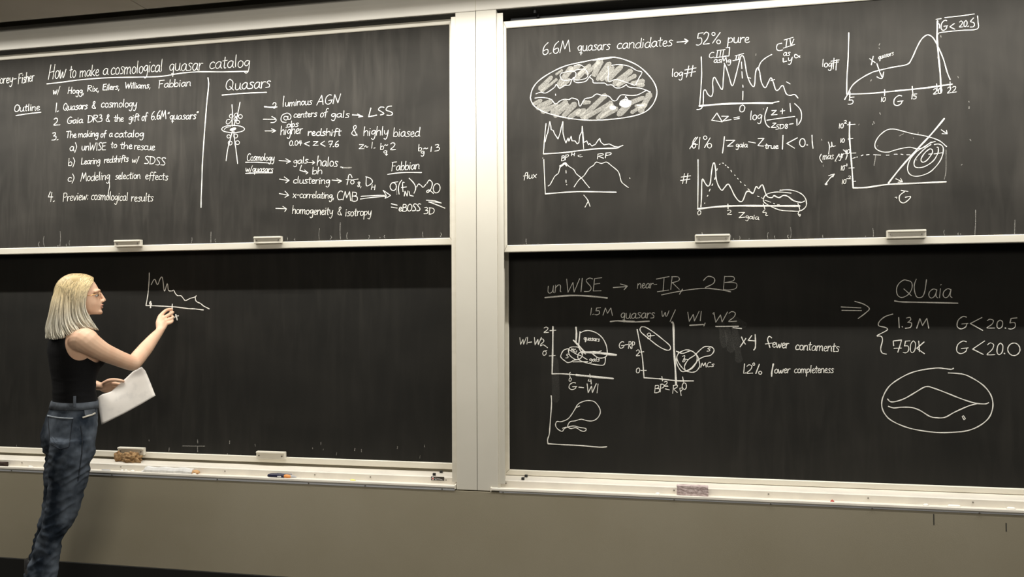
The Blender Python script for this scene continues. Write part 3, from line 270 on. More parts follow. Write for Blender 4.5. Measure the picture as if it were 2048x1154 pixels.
 ('UL','fact_list/163','c'): """p46 7159 1302 -24 -86 85 12|s42 7295 1301 -34 5 -24 -24 37 -25 21 -20 -38 -9|s42 7375 1309 -40 -4 -17 -31 51 -22 16 -20 -23 -14 -37 4""",
 ('UL','fact_list/164','c'): """s37 7016 1049 -29 -11 -27 15 5 24 40 38 -7 22 -21 -11 6 -31 32 -61|s38 7095 1120 -7 -49 -3 -40|s37 7087 1059 23 21 17 -10 -1 -39|s35 7148 1077 -5 -49|p37 7150 1096 3 4|s38 7208 1072 -20 7 -20 -16 4 -20 20 2 16 29|s37 7208 1074 -5 -45 -10 -33 -18 -6 -10 11|s33 7227 1117 -7 -49 -3 -40|s36 7219 1056 23 21 16 -10 -1 -39|s36 7283 1114 -5 -49 -1 -38|s31 7299 1074 4 -33 19 -5 18 38|s38 7340 1074 -10 -59 -17 -30 -18 8|s33 7403 1094 -6 -49 -2 -39|s31 7398 1033 20 19 18 -12 -4 -26 -18 -9 -18 7|s37 7455 1053 -5 -49|p32 7457 1071 3 4|s37 7514 1045 -18 6 -22 -15 -3 -21 13 -11 18 10 12 29|s35 7514 1047 -4 -33 10 -11|s31 7565 1043 -16 6 -14 -11 20 -19 -4 -17 -26 -2|s34 7573 1020 25 5 4 15 -14 5 -15 -16 0 -23 15 -10 20 8|s35 7658 1038 -20 7 -20 -18 0 -23 19 -6 18 18 11 69|s32 7660 1036 -3 -29 7 -10""",
 ('UL','fact_list/165','c'): """p31 7038 944 48 -2 -51 -39 53 -1|s36 7091 918 14 13 10 -17 14 6|p32 7175 963 -8 -59|p32 7190 902 14 3""",
 ('UL','fact_list/166','c'): """s32 7265 949 -4 -35 -2 -29|s31 7261 905 16 14 15 -9 -4 -19 -14 -6 -14 5|s33 7326 868 -17 4 -16 -9 7 -13 17 2 9 17|s35 7326 869 -7 -45|p35 7309 836 23 -3|s32 7298 922 13 9 10 -10 14 9|s38 7365 936 20 11 23 -11 -11 -27 -34 -26 10 -5 43 1""",
 ('UL','fact_list/167','c'): """s35 7655 917 -4 -35 -1 -28|s31 7651 873 16 14 14 -9 -3 -18 -14 -7 -14 5|s31 7708 846 -16 4 -14 -8 3 -11 15 0 12 16|s37 7708 847 -3 -25 -8 -18 -13 -3 -8 6|s34 7701 871 17 9 9 -10 17 9|p36 7781 890 -6 -49|s33 7820 904 27 4 7 -14 -23 -14|s32 7831 880 30 -5 -8 -24 -41 -6""",
 ('UL','cosmology_list/170','c'): """s36 5861 900 -13 8 -17 -18 -6 -31 9 -22 22 5|s32 5879 875 -12 -9 -2 -20 10 -11 13 9 3 21 -12 10|s37 5923 871 -11 6 -9 -9 13 -16 -3 -14 -18 -1|s39 5928 874 -3 -40|s38 5927 858 13 15 7 -8 -3 -32|s39 5946 857 14 15 8 -8 -2 -27 5 -5|s35 5995 869 -12 -8 -3 -21 11 -10 12 9 3 20 -11 10|s39 6021 900 -5 -39 0 -30|s33 6044 864 -12 -9 -2 -20 10 -10 13 8 2 21 -11 10|s35 6091 857 -13 5 -13 -12 2 -16 13 1 11 23|s39 6091 858 -4 -36 -7 -26 -11 -4 -7 9|s39 6099 862 2 -27 12 -3 12 29|s34 6125 861 -7 -47 -11 -23 -12 7|s46 5806 820 128 -5 134 -12|s34 5810 761 2 -27 6 -7 12 25 2 -22 7 -3 13 32|p34 5883 784 -29 -69|s35 5912 749 -13 5 -13 -12 5 -17 13 4 8 21|s36 5912 750 -7 -57|p39 5897 709 18 -4|s39 5922 753 -2 -27 10 -8 12 8 5 25|s38 5947 751 -1 -27 6 -7|s38 5986 744 -13 5 -14 -10 -2 -15 9 -8 12 7 8 20|s39 5986 746 -3 -23 7 -8|s37 6020 746 -11 5 -9 -8 13 -13 -2 -12 -18 -1|s36 6052 741 -12 5 -14 -10 -2 -15 9 -8 11 6 8 20|s37 6052 742 -2 -23 6 -8|s33 6063 745 -2 -34|s39 6062 729 10 13 12 -1|s32 6112 739 -11 4 -9 -7 13 -13 -3 -12 -17 -1|s50 5807 706 127 1 171 -5""",
 ('UL','cosmology_list/171','c'): """s41 6177 823 125 -15|p39 6250 838 52 -28 -44 -19|s32 6374 814 -18 4 -18 -12 5 -14 17 2 14 22|s35 6374 816 -4 -34 -8 -25 -16 -4 -9 8|s36 6424 815 -18 4 -19 -12 -3 -16 13 -8 16 8 11 22|s33 6424 816 -3 -25 9 -7|s38 6445 851 -4 -36 0 -28|s38 6493 818 -15 4 -13 -9 19 -13 -4 -13 -24 -3|s39 6498 789 67 -3|p37 6538 805 27 -19 -27 -15""",
 ('UL','cosmology_list/172','c'): """s38 6602 851 -7 -52 -4 -43|s45 6594 786 22 21 16 -13 -1 -42|s40 6689 789 -18 9 -22 -15 -3 -23 13 -13 18 10 12 30|s42 6689 792 -4 -36 10 -13|s40 6713 837 -6 -53 -1 -40|s39 6748 794 -17 -11 -4 -27 16 -15 19 11 3 27 -17 15|s37 6813 782 -16 8 -14 -11 19 -22 -4 -18 -26 -1|s40 6841 730 15 -3 8 -7""",
 ('UL','cosmology_list/172','d'): """s69 6864 723 43 -4 47 1""",
 ('UL','cosmology_list/173','c'): """p39 6422 766 -19 -52 87 -25|p37 6454 716 38 -30 -22 -11|s41 6548 740 -4 -39 -2 -31|s34 6544 692 22 15 20 -9 -5 -20 -18 -8 -20 5|s35 6606 739 -6 -38 -3 -32|s33 6599 691 23 17 18 -7 0 -31""",
 ('UL','cosmology_list/174','c'): """s41 6182 634 105 -19|p39 6234 654 55 -37 -38 -23|s41 6373 617 -13 7 -18 -8 -6 -17 12 -13 23 4|s39 6389 655 -5 -39 0 -30|s36 6405 621 -2 -31 14 -9 17 9 7 29|s38 6441 619 -1 -31 8 -8|s42 6491 615 -16 5 -13 -8 19 -16 -3 -13 -25 -1|s37 6514 640 -8 -47 3 -14 10 0|p43 6495 620 34 1|s41 6535 596 24 3 3 12 -13 4 -13 -11 -1 -19 15 -9 19 6|s39 6579 614 -3 -39|s37 6578 595 14 16 17 -1|s40 6619 609 -4 -39|p41 6621 624 3 3|s43 6636 611 -3 -39|s39 6635 596 22 14 14 -9 -2 -27 7 -4|s43 6725 600 -19 6 -18 -12 5 -16 18 1 14 22|s35 6725 601 -4 -35 -9 -26 -16 -4 -10 9""",
 ('UL','cosmology_list/175','c'): """s40 6751 603 102 -13|p38 6802 614 51 -24 -39 -17""",
 ('UL','cosmology_list/176','c'): """s40 6962 619 -12 27 -23 0 -8 -51 -10 -44|s36 6899 603 63 -6|s37 6954 560 -6 9 -1 10 5 9 8 5 10 0 8 -5 6 -9 -1 -10 -5 -8 -9 -5 -9 1 -9 6|s36 6969 597 58 6""",
 ('UL','cosmology_list/177','c'): """s36 7045 568 -12 6 -9 -9 18 -24 -9 -15 -12 9 23 28 1 5|s32 7056 529 -5 -15|s40 7112 617 0 -82 39 8 25 28 -21 33 -50 19|p32 7174 543 -11 -48|p34 7204 539 -7 -49|p32 7168 518 34 -2""",
 ('UL','cosmology_list/178','c'): """s41 6179 488 104 -22|p39 6243 510 40 -42 -40 -21|p38 6334 480 26 -41|p36 6365 478 -36 -37|p37 6371 466 28 0|s35 6436 469 -10 7 -15 -9 -5 -17 9 -12 19 4|s36 6459 472 -14 -8 -3 -21 12 -10 15 9 2 20 -12 10|s33 6481 473 -2 -39|s39 6481 454 11 16 14 -1|s40 6510 469 -2 -39|s34 6510 450 11 16 14 -1|s33 6540 450 19 3 3 13 -11 3 -11 -12 0 -18 12 -9 15 6|s35 6581 498 -4 -39 -1 -30|s39 6624 460 -14 6 -16 -12 -3 -17 10 -9 14 8 9 23|s34 6624 462 -3 -27 7 -8|s39 6649 484 -7 -46 2 -14 8 0|p36 6634 464 27 2|s35 6669 461 -5 -39|p36 6670 476 2 3|s36 6682 461 -3 -39|s34 6681 445 17 15 11 -8 -1 -28 5 -4|s41 6753 452 -15 5 -15 -11 4 -16 14 1 12 22|s39 6753 453 -4 -35 -8 -26 -13 -4 -7 9|s40 6766 424 -7 -20|s39 6863 480 -20 12 -27 -20 -9 -39 16 -28 34 3|p36 6866 401 24 85 15 -66 31 62 11 -92|p37 6968 477 -8 -89|s41 6968 475 37 -7 1 -26 -37 -7|s40 6968 435 47 -10 -1 -34 -29 -8 -25 7""",
 ('UL','cosmology_list/179','c'): """s41 6143 339 117 -8|p39 6219 357 42 -26 -21 -29|s33 6333 362 -6 -45 -3 -36|s39 6326 306 18 19 13 -10 -1 -36|s33 6388 323 -15 -10 -3 -23 13 -12 15 10 3 23 -13 12|s35 6412 321 -4 -45|s39 6410 303 17 17 8 -10 -3 -35|s41 6434 301 16 17 10 -9 -2 -31 7 -5|s36 6493 313 -15 -10 -3 -23 13 -12 15 10 3 23 -13 12|s41 6550 306 -17 7 -15 -14 3 -18 16 1 13 26|s41 6550 308 -5 -41 -8 -30 -14 -4 -8 10|s34 6560 286 20 4 4 14 -12 4 -12 -13 0 -22 12 -9 17 7|s40 6597 309 -3 -45|s39 6596 291 19 17 12 -10 -2 -31 5 -5|s41 6641 284 20 4 4 14 -12 4 -11 -14 -1 -21 12 -10 17 7|s40 6682 305 -4 -44|p38 6684 322 2 4|s39 6710 328 -7 -53 2 -16 8 0|p39 6694 305 29 2|s34 6727 303 3 -30 15 -4 14 32|s32 6759 301 -8 -52 -14 -26 -14 8|s33 6851 261 -20 -9 -18 13 4 20 27 29 -4 18 -14 -9 3 -25 21 -50|s33 6900 283 -5 -44|p38 6901 299 3 4|s34 6943 279 -13 5 -12 -10 16 -16 -3 -16 -21 -2|s37 6965 281 -14 -10 -3 -23 13 -11 15 11 3 23 -14 10|s40 7003 307 -7 -52 2 -16 8 1|p35 6987 284 29 3|s33 7020 284 -2 -43|s35 7019 263 13 19 14 0|s37 7067 284 -14 -11 -3 -22 13 -11 15 10 3 23 -14 11|s40 7093 282 -8 -79|s33 7091 268 17 14 13 -10 -7 -23 -24 -5|s36 7133 284 2 -30 15 -3 14 33|s34 7164 284 -8 -53 -14 -26 -14 7""",
 ('UL','result_note/182','c'): """s44 7057 430 152 4 95 -3|s44 7050 404 126 12 145 6|p40 7287 483 37 -27 40 -27 -27 -15 -30 -12 11 29 -31 52""",
 ('UL','result_note/183','c'): """p34 7386 751 -10 -82|p37 7380 753 45 3|p36 7382 716 28 3|s37 7461 713 -16 5 -18 -15 -2 -20 11 -10 14 10 10 28|s39 7461 715 -4 -31 8 -10|s34 7478 757 -5 -46 -2 -37|s38 7473 700 17 18 15 -10 -4 -24 -15 -10 -15 5|s40 7521 758 -5 -46 -2 -37|s35 7516 701 17 19 15 -11 -4 -24 -15 -10 -15 5|s38 7563 721 -5 -46|p35 7565 739 2 4|s37 7611 716 -15 5 -18 -15 -2 -20 11 -10 14 11 10 27|s35 7611 718 -3 -31 8 -10|s35 7624 725 -4 -46|s34 7623 706 19 19 12 -9 -2 -32 5 -4|s48 7334 637 144 12 202 -7""",
 ('UL','result_note/184','c'): """s42 7363 535 12 14 17 4 16 -7 12 -15 3 -20 -6 -19 -13 -13 -17 -2 -16 8 -10 17 -2 20 8 18|s40 7378 553 60 8|s44 7478 575 -24 -34 -10 -51 7 -51|s42 7504 552 -16 -3 0 -47 3 -39|s38 7474 502 54 5""",
 ('UL','result_note/185','c'): """p40 7504 418 7 48 23 -49 7 51|p40 7554 461 7 -38 36 -9|s44 7554 591 47 -49 20 -51 -17 -48""",
 ('UL','result_note/186','c'): """s40 7630 503 20 28 27 -17 19 -17 27 28|s43 7733 531 26 34 30 -30 -14 -56 -33 -36 -9 18 26 6 42 -33|s40 7806 508 14 16 19 4 16 -9 10 -18 1 -24 -8 -22 -16 -14 -18 -2 -16 10 -9 20 1 24 10 21""",
 ('UL','result_note/187','c'): """p43 7729 370 79 -6 72 -26 -72 13 -56 2|s47 7752 353 75 -28 88 -37""",
 ('UL','result_note/187','d'): """s36 7428 434 -4 57""",
 ('UL','result_note/188','c'): """s48 7371 347 60 -16|s44 7371 314 60 -11|s44 7452 290 21 4 3 12 -12 4 -11 -13 -1 -18 13 -7 16 6|p39 7493 338 -6 -69|s41 7493 336 27 -2 1 -20 -27 -8|s40 7493 306 34 -4 0 -26 -22 -8 -18 3|s39 7562 338 -19 -15 -5 -38 16 -16 22 15 5 38 -19 16|s43 7629 333 -16 6 -16 -14 23 -32 -7 -20 -27 -1|s42 7672 333 -16 5 -16 -14 23 -32 -7 -20 -26 -1|s35 7711 299 22 1 6 -14 -19 -13|s42 7720 273 24 -7 -7 -24 -33 -2|p34 7764 296 -7 -63|s37 7756 296 39 -7 14 -23 -18 -27 -36 -6""",
 ('UR','headline/191','c'): """s33 397 1883 -36 -34 -15 -55 20 -24 29 21 -7 29 -37 -13|p32 410 1775 14 8|s33 495 1887 -35 -33 -15 -55 20 -24 28 20 -6 30 -37 -14|p31 505 1779 29 110 17 -78 37 82 11 -110|s31 710 1825 -18 6 -17 -17 7 -24 17 6 11 31|s28 710 1827 -10 -82|p30 690 1767 24 -5|s30 723 1830 -3 -39 13 -10 16 11 7 37|s31 756 1829 -2 -39 7 -10|s30 807 1823 -17 7 -19 -16 -2 -21 11 -11 16 10 10 30|s30 807 1825 -4 -33 8 -11|s31 851 1825 -14 6 -12 -11 17 -18 -3 -18 -24 -2|s32 894 1820 -16 6 -19 -15 -3 -22 11 -11 16 11 11 29|s30 894 1822 -4 -33 8 -11|s28 908 1829 -4 -49|s31 907 1806 13 20 15 -1|s32 971 1821 -14 6 -12 -11 17 -18 -4 -17 -22 -3|s32 1077 1819 -15 9 -20 -12 -7 -23 13 -15 26 6|s34 1130 1819 -20 7 -22 -16 -4 -23 15 -11 18 11 13 30|s28 1130 1821 -4 -34 10 -11|s30 1147 1827 -4 -50|s31 1145 1807 25 20 15 -10 -2 -36 7 -5|s27 1246 1814 -21 7 -22 -19 1 -24 19 -6 19 19 13 71|s28 1248 1812 -3 -31 7 -10|s28 1269 1823 -6 -50|p33 1271 1843 3 4|s31 1329 1813 -20 7 -22 -19 1 -24 19 -6 19 19 13 71|s33 1332 1811 -3 -31 7 -10|s33 1391 1816 -20 7 -22 -16 -4 -22 14 -12 19 11 12 30|s33 1391 1819 -4 -35 10 -11|s27 1425 1853 -9 -60 2 -18 11 0|p30 1404 1826 37 4|s30 1447 1794 27 5 4 16 -15 5 -15 -16 -1 -25 17 -10 20 9|s32 1532 1817 -17 6 -14 -12 20 -18 -4 -18 -27 -3""",
 ('UR','headline','c'): """s40 1569 1801 49 0 48 4|p40 1640 1782 26 23 -30 20""",
 ('UR','headline/192','c'): """p31 1799 1869 -41 -3 -9 -44|s30 1749 1822 33 -1 2 -41 -25 -20 -22 5|s36 1805 1855 19 17 22 -16 -12 -43 -34 -41 10 -7 41 3""",
 ('UR','headline/193','c'): """s30 1900 1843 -6 -5 -7 -1 -7 3 -5 6 -1 8 3 7 6 4 7 0 7 -3 4 -7 1 -8 -4 -7|s35 1946 1860 -66 -90|s32 1943 1763 -8 -3 -9 1 -7 5 -4 9 1 9 6 7 8 3 8 -2 7 -7 3 -8 -2 -9 -6 -7|s37 2017 1807 -10 -85|s30 2014 1792 21 14 17 -13 -8 -24 -31 -4|s36 2066 1806 -2 -38 15 -10 17 10 8 35|s30 2104 1803 -2 -37 9 -10|s32 2121 1803 -3 -47|s34 2120 1780 15 19 18 -1|s30 2160 1775 25 4 4 15 -14 5 -14 -15 -1 -22 16 -11 20 8""",
 ('UR','sky_map','c'): """s44 226 1376 18 76 56 73 112 70 145 58 169 27 126 17 125 8 107 -24 139 -72 104 -107 52 -95 4 -83 -42 -88 -82 -62 -163 -33 -207 -10 -167 9 -168 30 -170 52 -102 56 -43 54 -13 44|s38 810 1689 83 1 96 10|s36 278 1409 48 12 47 -10 77 45 21 29 30 -38 47 24 46 2 22 45 21 24 0 -38 37 -15 68 8 33 36 21 22|s36 784 1530 25 -24 4 -26 45 -7 59 -4 24 -18 42 -2 33 -28 49 -3 46 23|s35 1111 1445 28 -27 57 -8 57 -12 77 -36|s36 269 1369 56 3 60 -10 43 -19 34 -41 42 28 43 12 42 -6 25 13 55 -20 12 -48 13 -9 30 49 17 16 58 9 42 27 50 -15 62 -12 37 -40 33 -2 42 47 73 -8 74 0 74 33|s30 519 1588 72 12 59 -12 -9 -51 -68 -21 -51 12 -16 39 13 21|s30 624 1594 51 17 59 -3 25 -27 4 -34 -21 -24 -67 -9 -43 7|s30 638 1648 46 9 50 -28|s35 984 1629 66 4 91 -23 65 -42 49 -20 -25 -48 -33 -65|s32 951 1623 1 -72 2 -71 62 17 82 -26 90 -39|s36 1134 1298 16 -16 2 -19 -12 -16 -22 -9 -26 1 -23 10 -13 17 0 19 14 15 23 7 26 -2 22 -12|p186 1064 1268 78 12|p93 1071 1288 59 3|p93 1076 1252 53 2|s29 962 1238 2 9 9 6 14 3 15 -3 11 -6 4 -9 -3 -9 -10 -5 -15 -2 -14 3 -10 7 -4 9|p123 970 1240 39 -2|p30 1097 1299 9 38 20 -31|s56 1211 1247 57 -3|s34 462 1396 2 -13""",
 ('UR','sky_map','d'): """p237 321 1455 99 97|p151 334 1429 137 102|p129 472 1582 51 31|p279 497 1487 111 137|p172 514 1461 76 63|p214 608 1607 76 38|p235 658 1528 118 111|p171 683 1569 60 55|p192 759 1572 101 95|p298 826 1559 51 115|p255 859 1515 101 128|p191 892 1505 100 102|p255 942 1501 125 110|p296 1016 1463 133 100|p212 1041 1445 148 74|p232 1172 1453 90 11|p168 1213 1434 53 -3|p173 256 1314 69 30|p259 299 1277 120 53|p237 342 1241 128 52|p258 436 1227 119 87|p215 461 1192 111 96|p257 537 1188 102 104|p214 588 1168 93 63|p277 672 1197 51 31|p192 724 1304 50 -3|p277 714 1170 202 182|p234 739 1160 234 122|p255 856 1154 125 102|p212 889 1160 133 69|p274 1047 1177 91 87|p211 1121 1265 140 50|p168 1162 1187 82 46|p294 1243 1200 75 136|p189 1203 1243 82 4""",
 ('UR','spectrum_plot','c'): """s40 372 1125 -13 -121 -13 -161|s53 346 843 186 3 161 13 159 9 165 -2 28 9|p38 363 955 8 32 8 32 8 16 9 48 12 60 8 -37 4 -40 20 -10 12 -32 32 -49 21 62 12 56 13 44 -1 -101 12 -57 16 -45 20 47 8 -32 20 47 8 -45 28 -1 20 -29 16 11 9 64 20 39 3 48 5 -56 7 -97 28 15 16 -37 12 12 19 -25 32 14 24 35 16 19 8 -32 31 -30 48 6 47 -26 39 -6 39 14|s34 709 1083 4 -104 8 -105|s28 696 819 -28 -7 16 -12 24 3|s40 349 790 7 -190 6 -131|s30 339 806 1 -4|s55 362 469 168 8 160 2 159 -8 165 -9|s36 389 542 20 15 41 71 36 31 17 56 44 38 32 -33 48 -34 24 -41 48 -42 39 -50 32 -41|p41 495 723 56 26 12 -30 -16 22 -48 -30|s36 630 525 45 63 48 38 44 62 44 30 24 27 47 -14 48 10 47 -38 54 -49 19 -49 12 -48 31 -32 31 -24|s32 555 681 2 -26|s32 555 592 1 -24|s34 561 549 1 -4|s37 1136 588 3 -4|s35 718 446 35 -45 22 -60|s34 761 393 -16 -31 -16 -28""",
 ('UR','spectrum_plot_label','c'): """p33 613 841 -7 -28|p36 637 840 -5 -28|p34 609 826 27 1|p27 519 816 -5 -46|s34 519 815 20 2 0 -13 -20 -9|s32 518 795 26 2 0 -18 -16 -8 -14 0|p33 556 823 -6 -46|s30 554 823 21 2 5 -11 -11 -10 -15 -4|p35 852 819 -6 -45|s30 848 818 44 3 5 -12 -44 -12|p34 856 798 46 -20|p34 925 825 -7 -45|s36 922 824 40 2 10 -10 -20 -11 -29 -3|s30 194 670 -8 5 -10 -7 -6 -27 -7 -37|s31 156 643 31 5|s34 197 677 -3 -33 -1 -26|s31 210 651 -2 -27 11 -6 14 9 5 25|s31 238 652 -1 -26 7 -7|p32 250 654 26 -32|p30 281 655 -36 -35""",
 ('UR','redshift_plot_label','c'): """s33 1530 1562 -4 -40 -1 -31|s32 1560 1529 -15 -10 -2 -20 12 -11 16 9 3 21 -14 11|s33 1617 1521 -16 5 -16 -12 4 -16 15 1 13 23|s28 1617 1522 -4 -36 -8 -27 -14 -5 -8 10|p31 1671 1578 -22 -100|p34 1707 1580 -18 -99|p33 1635 1543 99 13|p30 1629 1510 99 13|s33 2129 1199 -19 -15 -4 -33 16 -14 21 12 5 35 -19 15|s28 1891 1683 -15 4 -20 -14 -6 -22 12 -13 25 6|s31 1918 1615 -12 5 -13 -8 -2 -12 8 -7 12 5 7 16|s31 1918 1616 -2 -18 6 -7|s27 1951 1615 -10 4 -9 -6 13 -11 -3 -9 -17 0|p27 1952 1589 14 47 9 -36 19 34 6 -50|s28 2035 1605 -13 4 -12 -7 3 -11 12 0 10 15|s28 2035 1606 -3 -25 -7 -18 -10 -2 -7 6|s25 2507 1639 -11 3 -13 -9 -1 -13 7 -7 11 7 7 17|s30 2507 1640 -2 -20 5 -7|s26 2537 1639 -9 3 -9 -7 12 -10 -3 -11 -15 -2|s29 2522 1593 2 -23 16 0 14 27|s29 2554 1597 -8 -41 -13 -22 -14 3|s32 2204 1141 -5 -44 -1 -34|s34 2234 1105 -15 -10 -3 -23 13 -11 16 10 3 23 -14 11|s28 2292 1098 -17 6 -16 -14 4 -17 16 1 13 26|s30 2292 1100 -5 -41 -8 -29 -15 -5 -8 10|s28 2440 1005 -12 3 -12 -9 18 -18 -5 -11 -20 -2|p28 2449 1009 -5 -39|s32 2444 1009 25 -2 9 -14 -12 -17 -23 -6|s29 2507 1005 -11 4 -7 -8 16 -18 -8 -13 -11 7 21 23 0 5""",
 ('UR','redshift_plot','c'): """s38 1780 1653 2 -143 -10 -171 -12 -128|s73 1758 1211 198 6 245 -5 184 -11|s43 2377 1203 60 9|s38 1737 1180 34 5 21 42 5 111 17 12 20 -40 29 -19 15 42 -2 86 17 43 33 -64 32 -51 11 100 8 102 10 12 26 -83 31 -104 30 83 34 134 17 46 24 -23 22 -146 32 -87 29 -19 12 118 17 42 16 -27 15 -102 31 -53 25 41 24 45 20 -40 19 -68 24 -2 36 36 27 -73 32 -19 39 6 27 -33|s34 1977 1583 16 -35|s34 2126 1582 2 -60|s34 2128 1496 4 -59|s34 2134 1377 2 -21|s34 2135 1322 -3 -77|s34 2175 1442 28 -10|s34 2372 1400 32 9|s34 2503 1381 29 -19|s29 1917 1699 70 5|s29 1891 1636 103 6|s31 1922 1694 -10 -55|s31 1950 1695 -9 -56|s31 1974 1696 -9 -54|p33 1995 1719 31 2 -6 -77 -38 1|s31 2072 1641 73 16|s31 2052 1599 56 9|s31 2086 1644 -9 -42|s31 2108 1647 -10 -40|s34 2468 1725 -36 -8 -8 -37 19 -19 32 5|s30 2488 1753 76 18|s30 2479 1680 96 27|s32 2512 1758 -10 -71|p32 2536 1760 9 -65 24 59|p36 2478 1593 0 -35 28 6|s32 2617 1603 -28 -15 -17 10 6 22 20 -12 19 -18|s36 2383 1632 -57 -30 -40 -40 -17 -49 1 -13|p36 1864 1077 46 62 45 -82 -91 20|p36 1951 1108 57 -3 -49 -42 73 11|s36 2053 1088 49 6|s36 2057 1074 45 6|s38 2341 1166 -24 -79 10 -68 28 -31|p36 2377 1134 39 2 -44 -40 48 2|s36 2448 1126 36 2|s36 2467 1146 -3 -44|s37 2529 1189 5 -72|s38 2335 1052 104 11 128 10|p36 2383 1023 28 0 -43 -36 43 -2|s36 2522 1007 32 4|s36 2584 1052 1 -59|s37 2568 1186 47 -57 8 -75 -26 -53""",
 ('UR','accuracy_plot_label','c'): """s35 1726 931 -22 -28 -10 -48 11 -22 17 16 -3 27 -21 -10|p36 1760 928 -10 -103|s27 2093 848 -11 4 -10 -8 2 -11 11 0 8 16|s29 2093 849 -3 -25 -5 -18 -10 -3 -5 7|s27 2122 847 -10 4 -12 -8 -1 -11 7 -7 9 5 7 16|s29 2122 848 -2 -18 5 -6|s33 2133 849 -3 -27|p29 2134 859 2 2|s28 2165 845 -10 4 -12 -8 -1 -12 7 -7 9 6 7 16|s32 2165 846 -2 -19 5 -6|s30 2328 845 -5 -32 2 -10 7 0|p34 2315 831 24 1|s33 2343 829 -2 -27|s33 2342 816 10 11 12 -1|s34 2368 827 -1 -21 10 -6 11 5 5 21|s32 2393 826 -1 -22 6 -6|s34 2405 811 16 3 3 8 -10 3 -9 -8 0 -13 10 -6 13 4|s32 1750 274 -13 -10 -2 -22 9 -8 14 9 3 22 -11 9|s26 1991 264 13 6 17 -7 -7 -15 -24 -15 7 -3 30 0|s28 2170 209 -12 5 -12 -6 3 -10 12 -1 9 13|s28 2170 210 -3 -22 -6 -16 -10 -2 -7 7|s33 2203 205 -11 4 -14 -6 -1 -10 8 -7 11 4 7 14|s28 2204 206 -3 -17 6 -6|s33 2216 207 -3 -25|p34 2217 216 2 2|s29 2253 199 -12 4 -13 -6 -1 -11 8 -6 11 4 7 14|s32 2253 200 -2 -17 6 -6|p31 1623 609 -18 -90|p35 1653 610 -16 -90|p32 1593 578 83 9|p36 1588 548 82 9""",
 ('UR','accuracy_plot','c'): """s35 1741 932 -47 -67 -23 -35|s33 1705 868 34 -2|s30 1803 908 -7 4 -4 7 0 9 4 7 7 3 8 0 6 -5 4 -8 -1 -8 -5 -7 -7 -2 -8 1|s36 1849 919 -50 -84|s33 1833 833 -6 8 -2 11 3 11 8 6 9 2 9 -5 6 -9 0 -11 -4 -10 -8 -6 -9 0 -9 5|s40 1972 925 -8 -73 -10 -73|p38 1986 890 75 -2 -64 -51 47 0|s38 2178 869 57 -14|p38 2259 893 48 0 -52 -62 47 -6|s43 2467 912 -6 -121|p39 2587 885 -89 -46 63 -44|s36 2621 806 -11 11 -5 17 1 19 7 15 11 7 12 -2 10 -12 4 -18 -2 -19 -8 -14 -12 -6 -11 5|s53 2664 819 5 -2|s39 2707 902 2 -62 5 -53|s40 1742 730 -1 -155 -6 -287|s76 1735 288 178 15 185 2 256 -9 244 -8|s45 1762 306 6 74 5 147 10 27 13 -28 26 -36 22 19 12 92 13 77 15 15 9 -62 4 -78 18 -62 29 -44 23 23 30 31 22 -29 36 -79 36 -47 30 3 30 72 22 11 36 -21 27 59 21 -18 32 33 23 -70 21 -39 36 -8 18 18 40 -20 36 18 36 -9 50 -40 57 -17 32 11|s54 2151 421 22 11 36 -21|s53 2391 382 36 -16 36 18 36 -9 50 -40 57 -17|s39 2528 402 -115 14 -87 -16 -30 -45 22 -39 108 -57 107 -14 72 1 47 44 -10 69 -49 47 -79 25 -79 -1|s33 1794 336 2 4|s33 1818 397 6 10|s33 1836 443 8 19|s33 1860 493 7 15|s33 1883 546 5 17|s33 1903 626 5 16|s32 1926 677 6 6|s32 1951 690 11 -3|s32 1975 672 7 -6|s32 1995 654 9 -8|s32 2024 622 7 -15|s32 2055 580 5 -6|s32 2080 549 6 -8|s32 2102 521 7 -10|s32 2138 490 8 -9|s32 2166 453 14 -12|s32 2246 385 16 -5|s32 2278 371 17 -10|s32 2307 347 51 -19|s32 2381 318 8 -6|s32 2412 305 18 -3|s36 1995 325 1 -45|s36 2294 317 14 -50|s39 2583 311 15 -53|s32 2302 259 -13 -18 29 -3 -5 -25 19 0|p36 2088 245 48 0 -48 -46 49 3|s32 2598 250 -15 -29 14 -23 4 15 -14 0""",
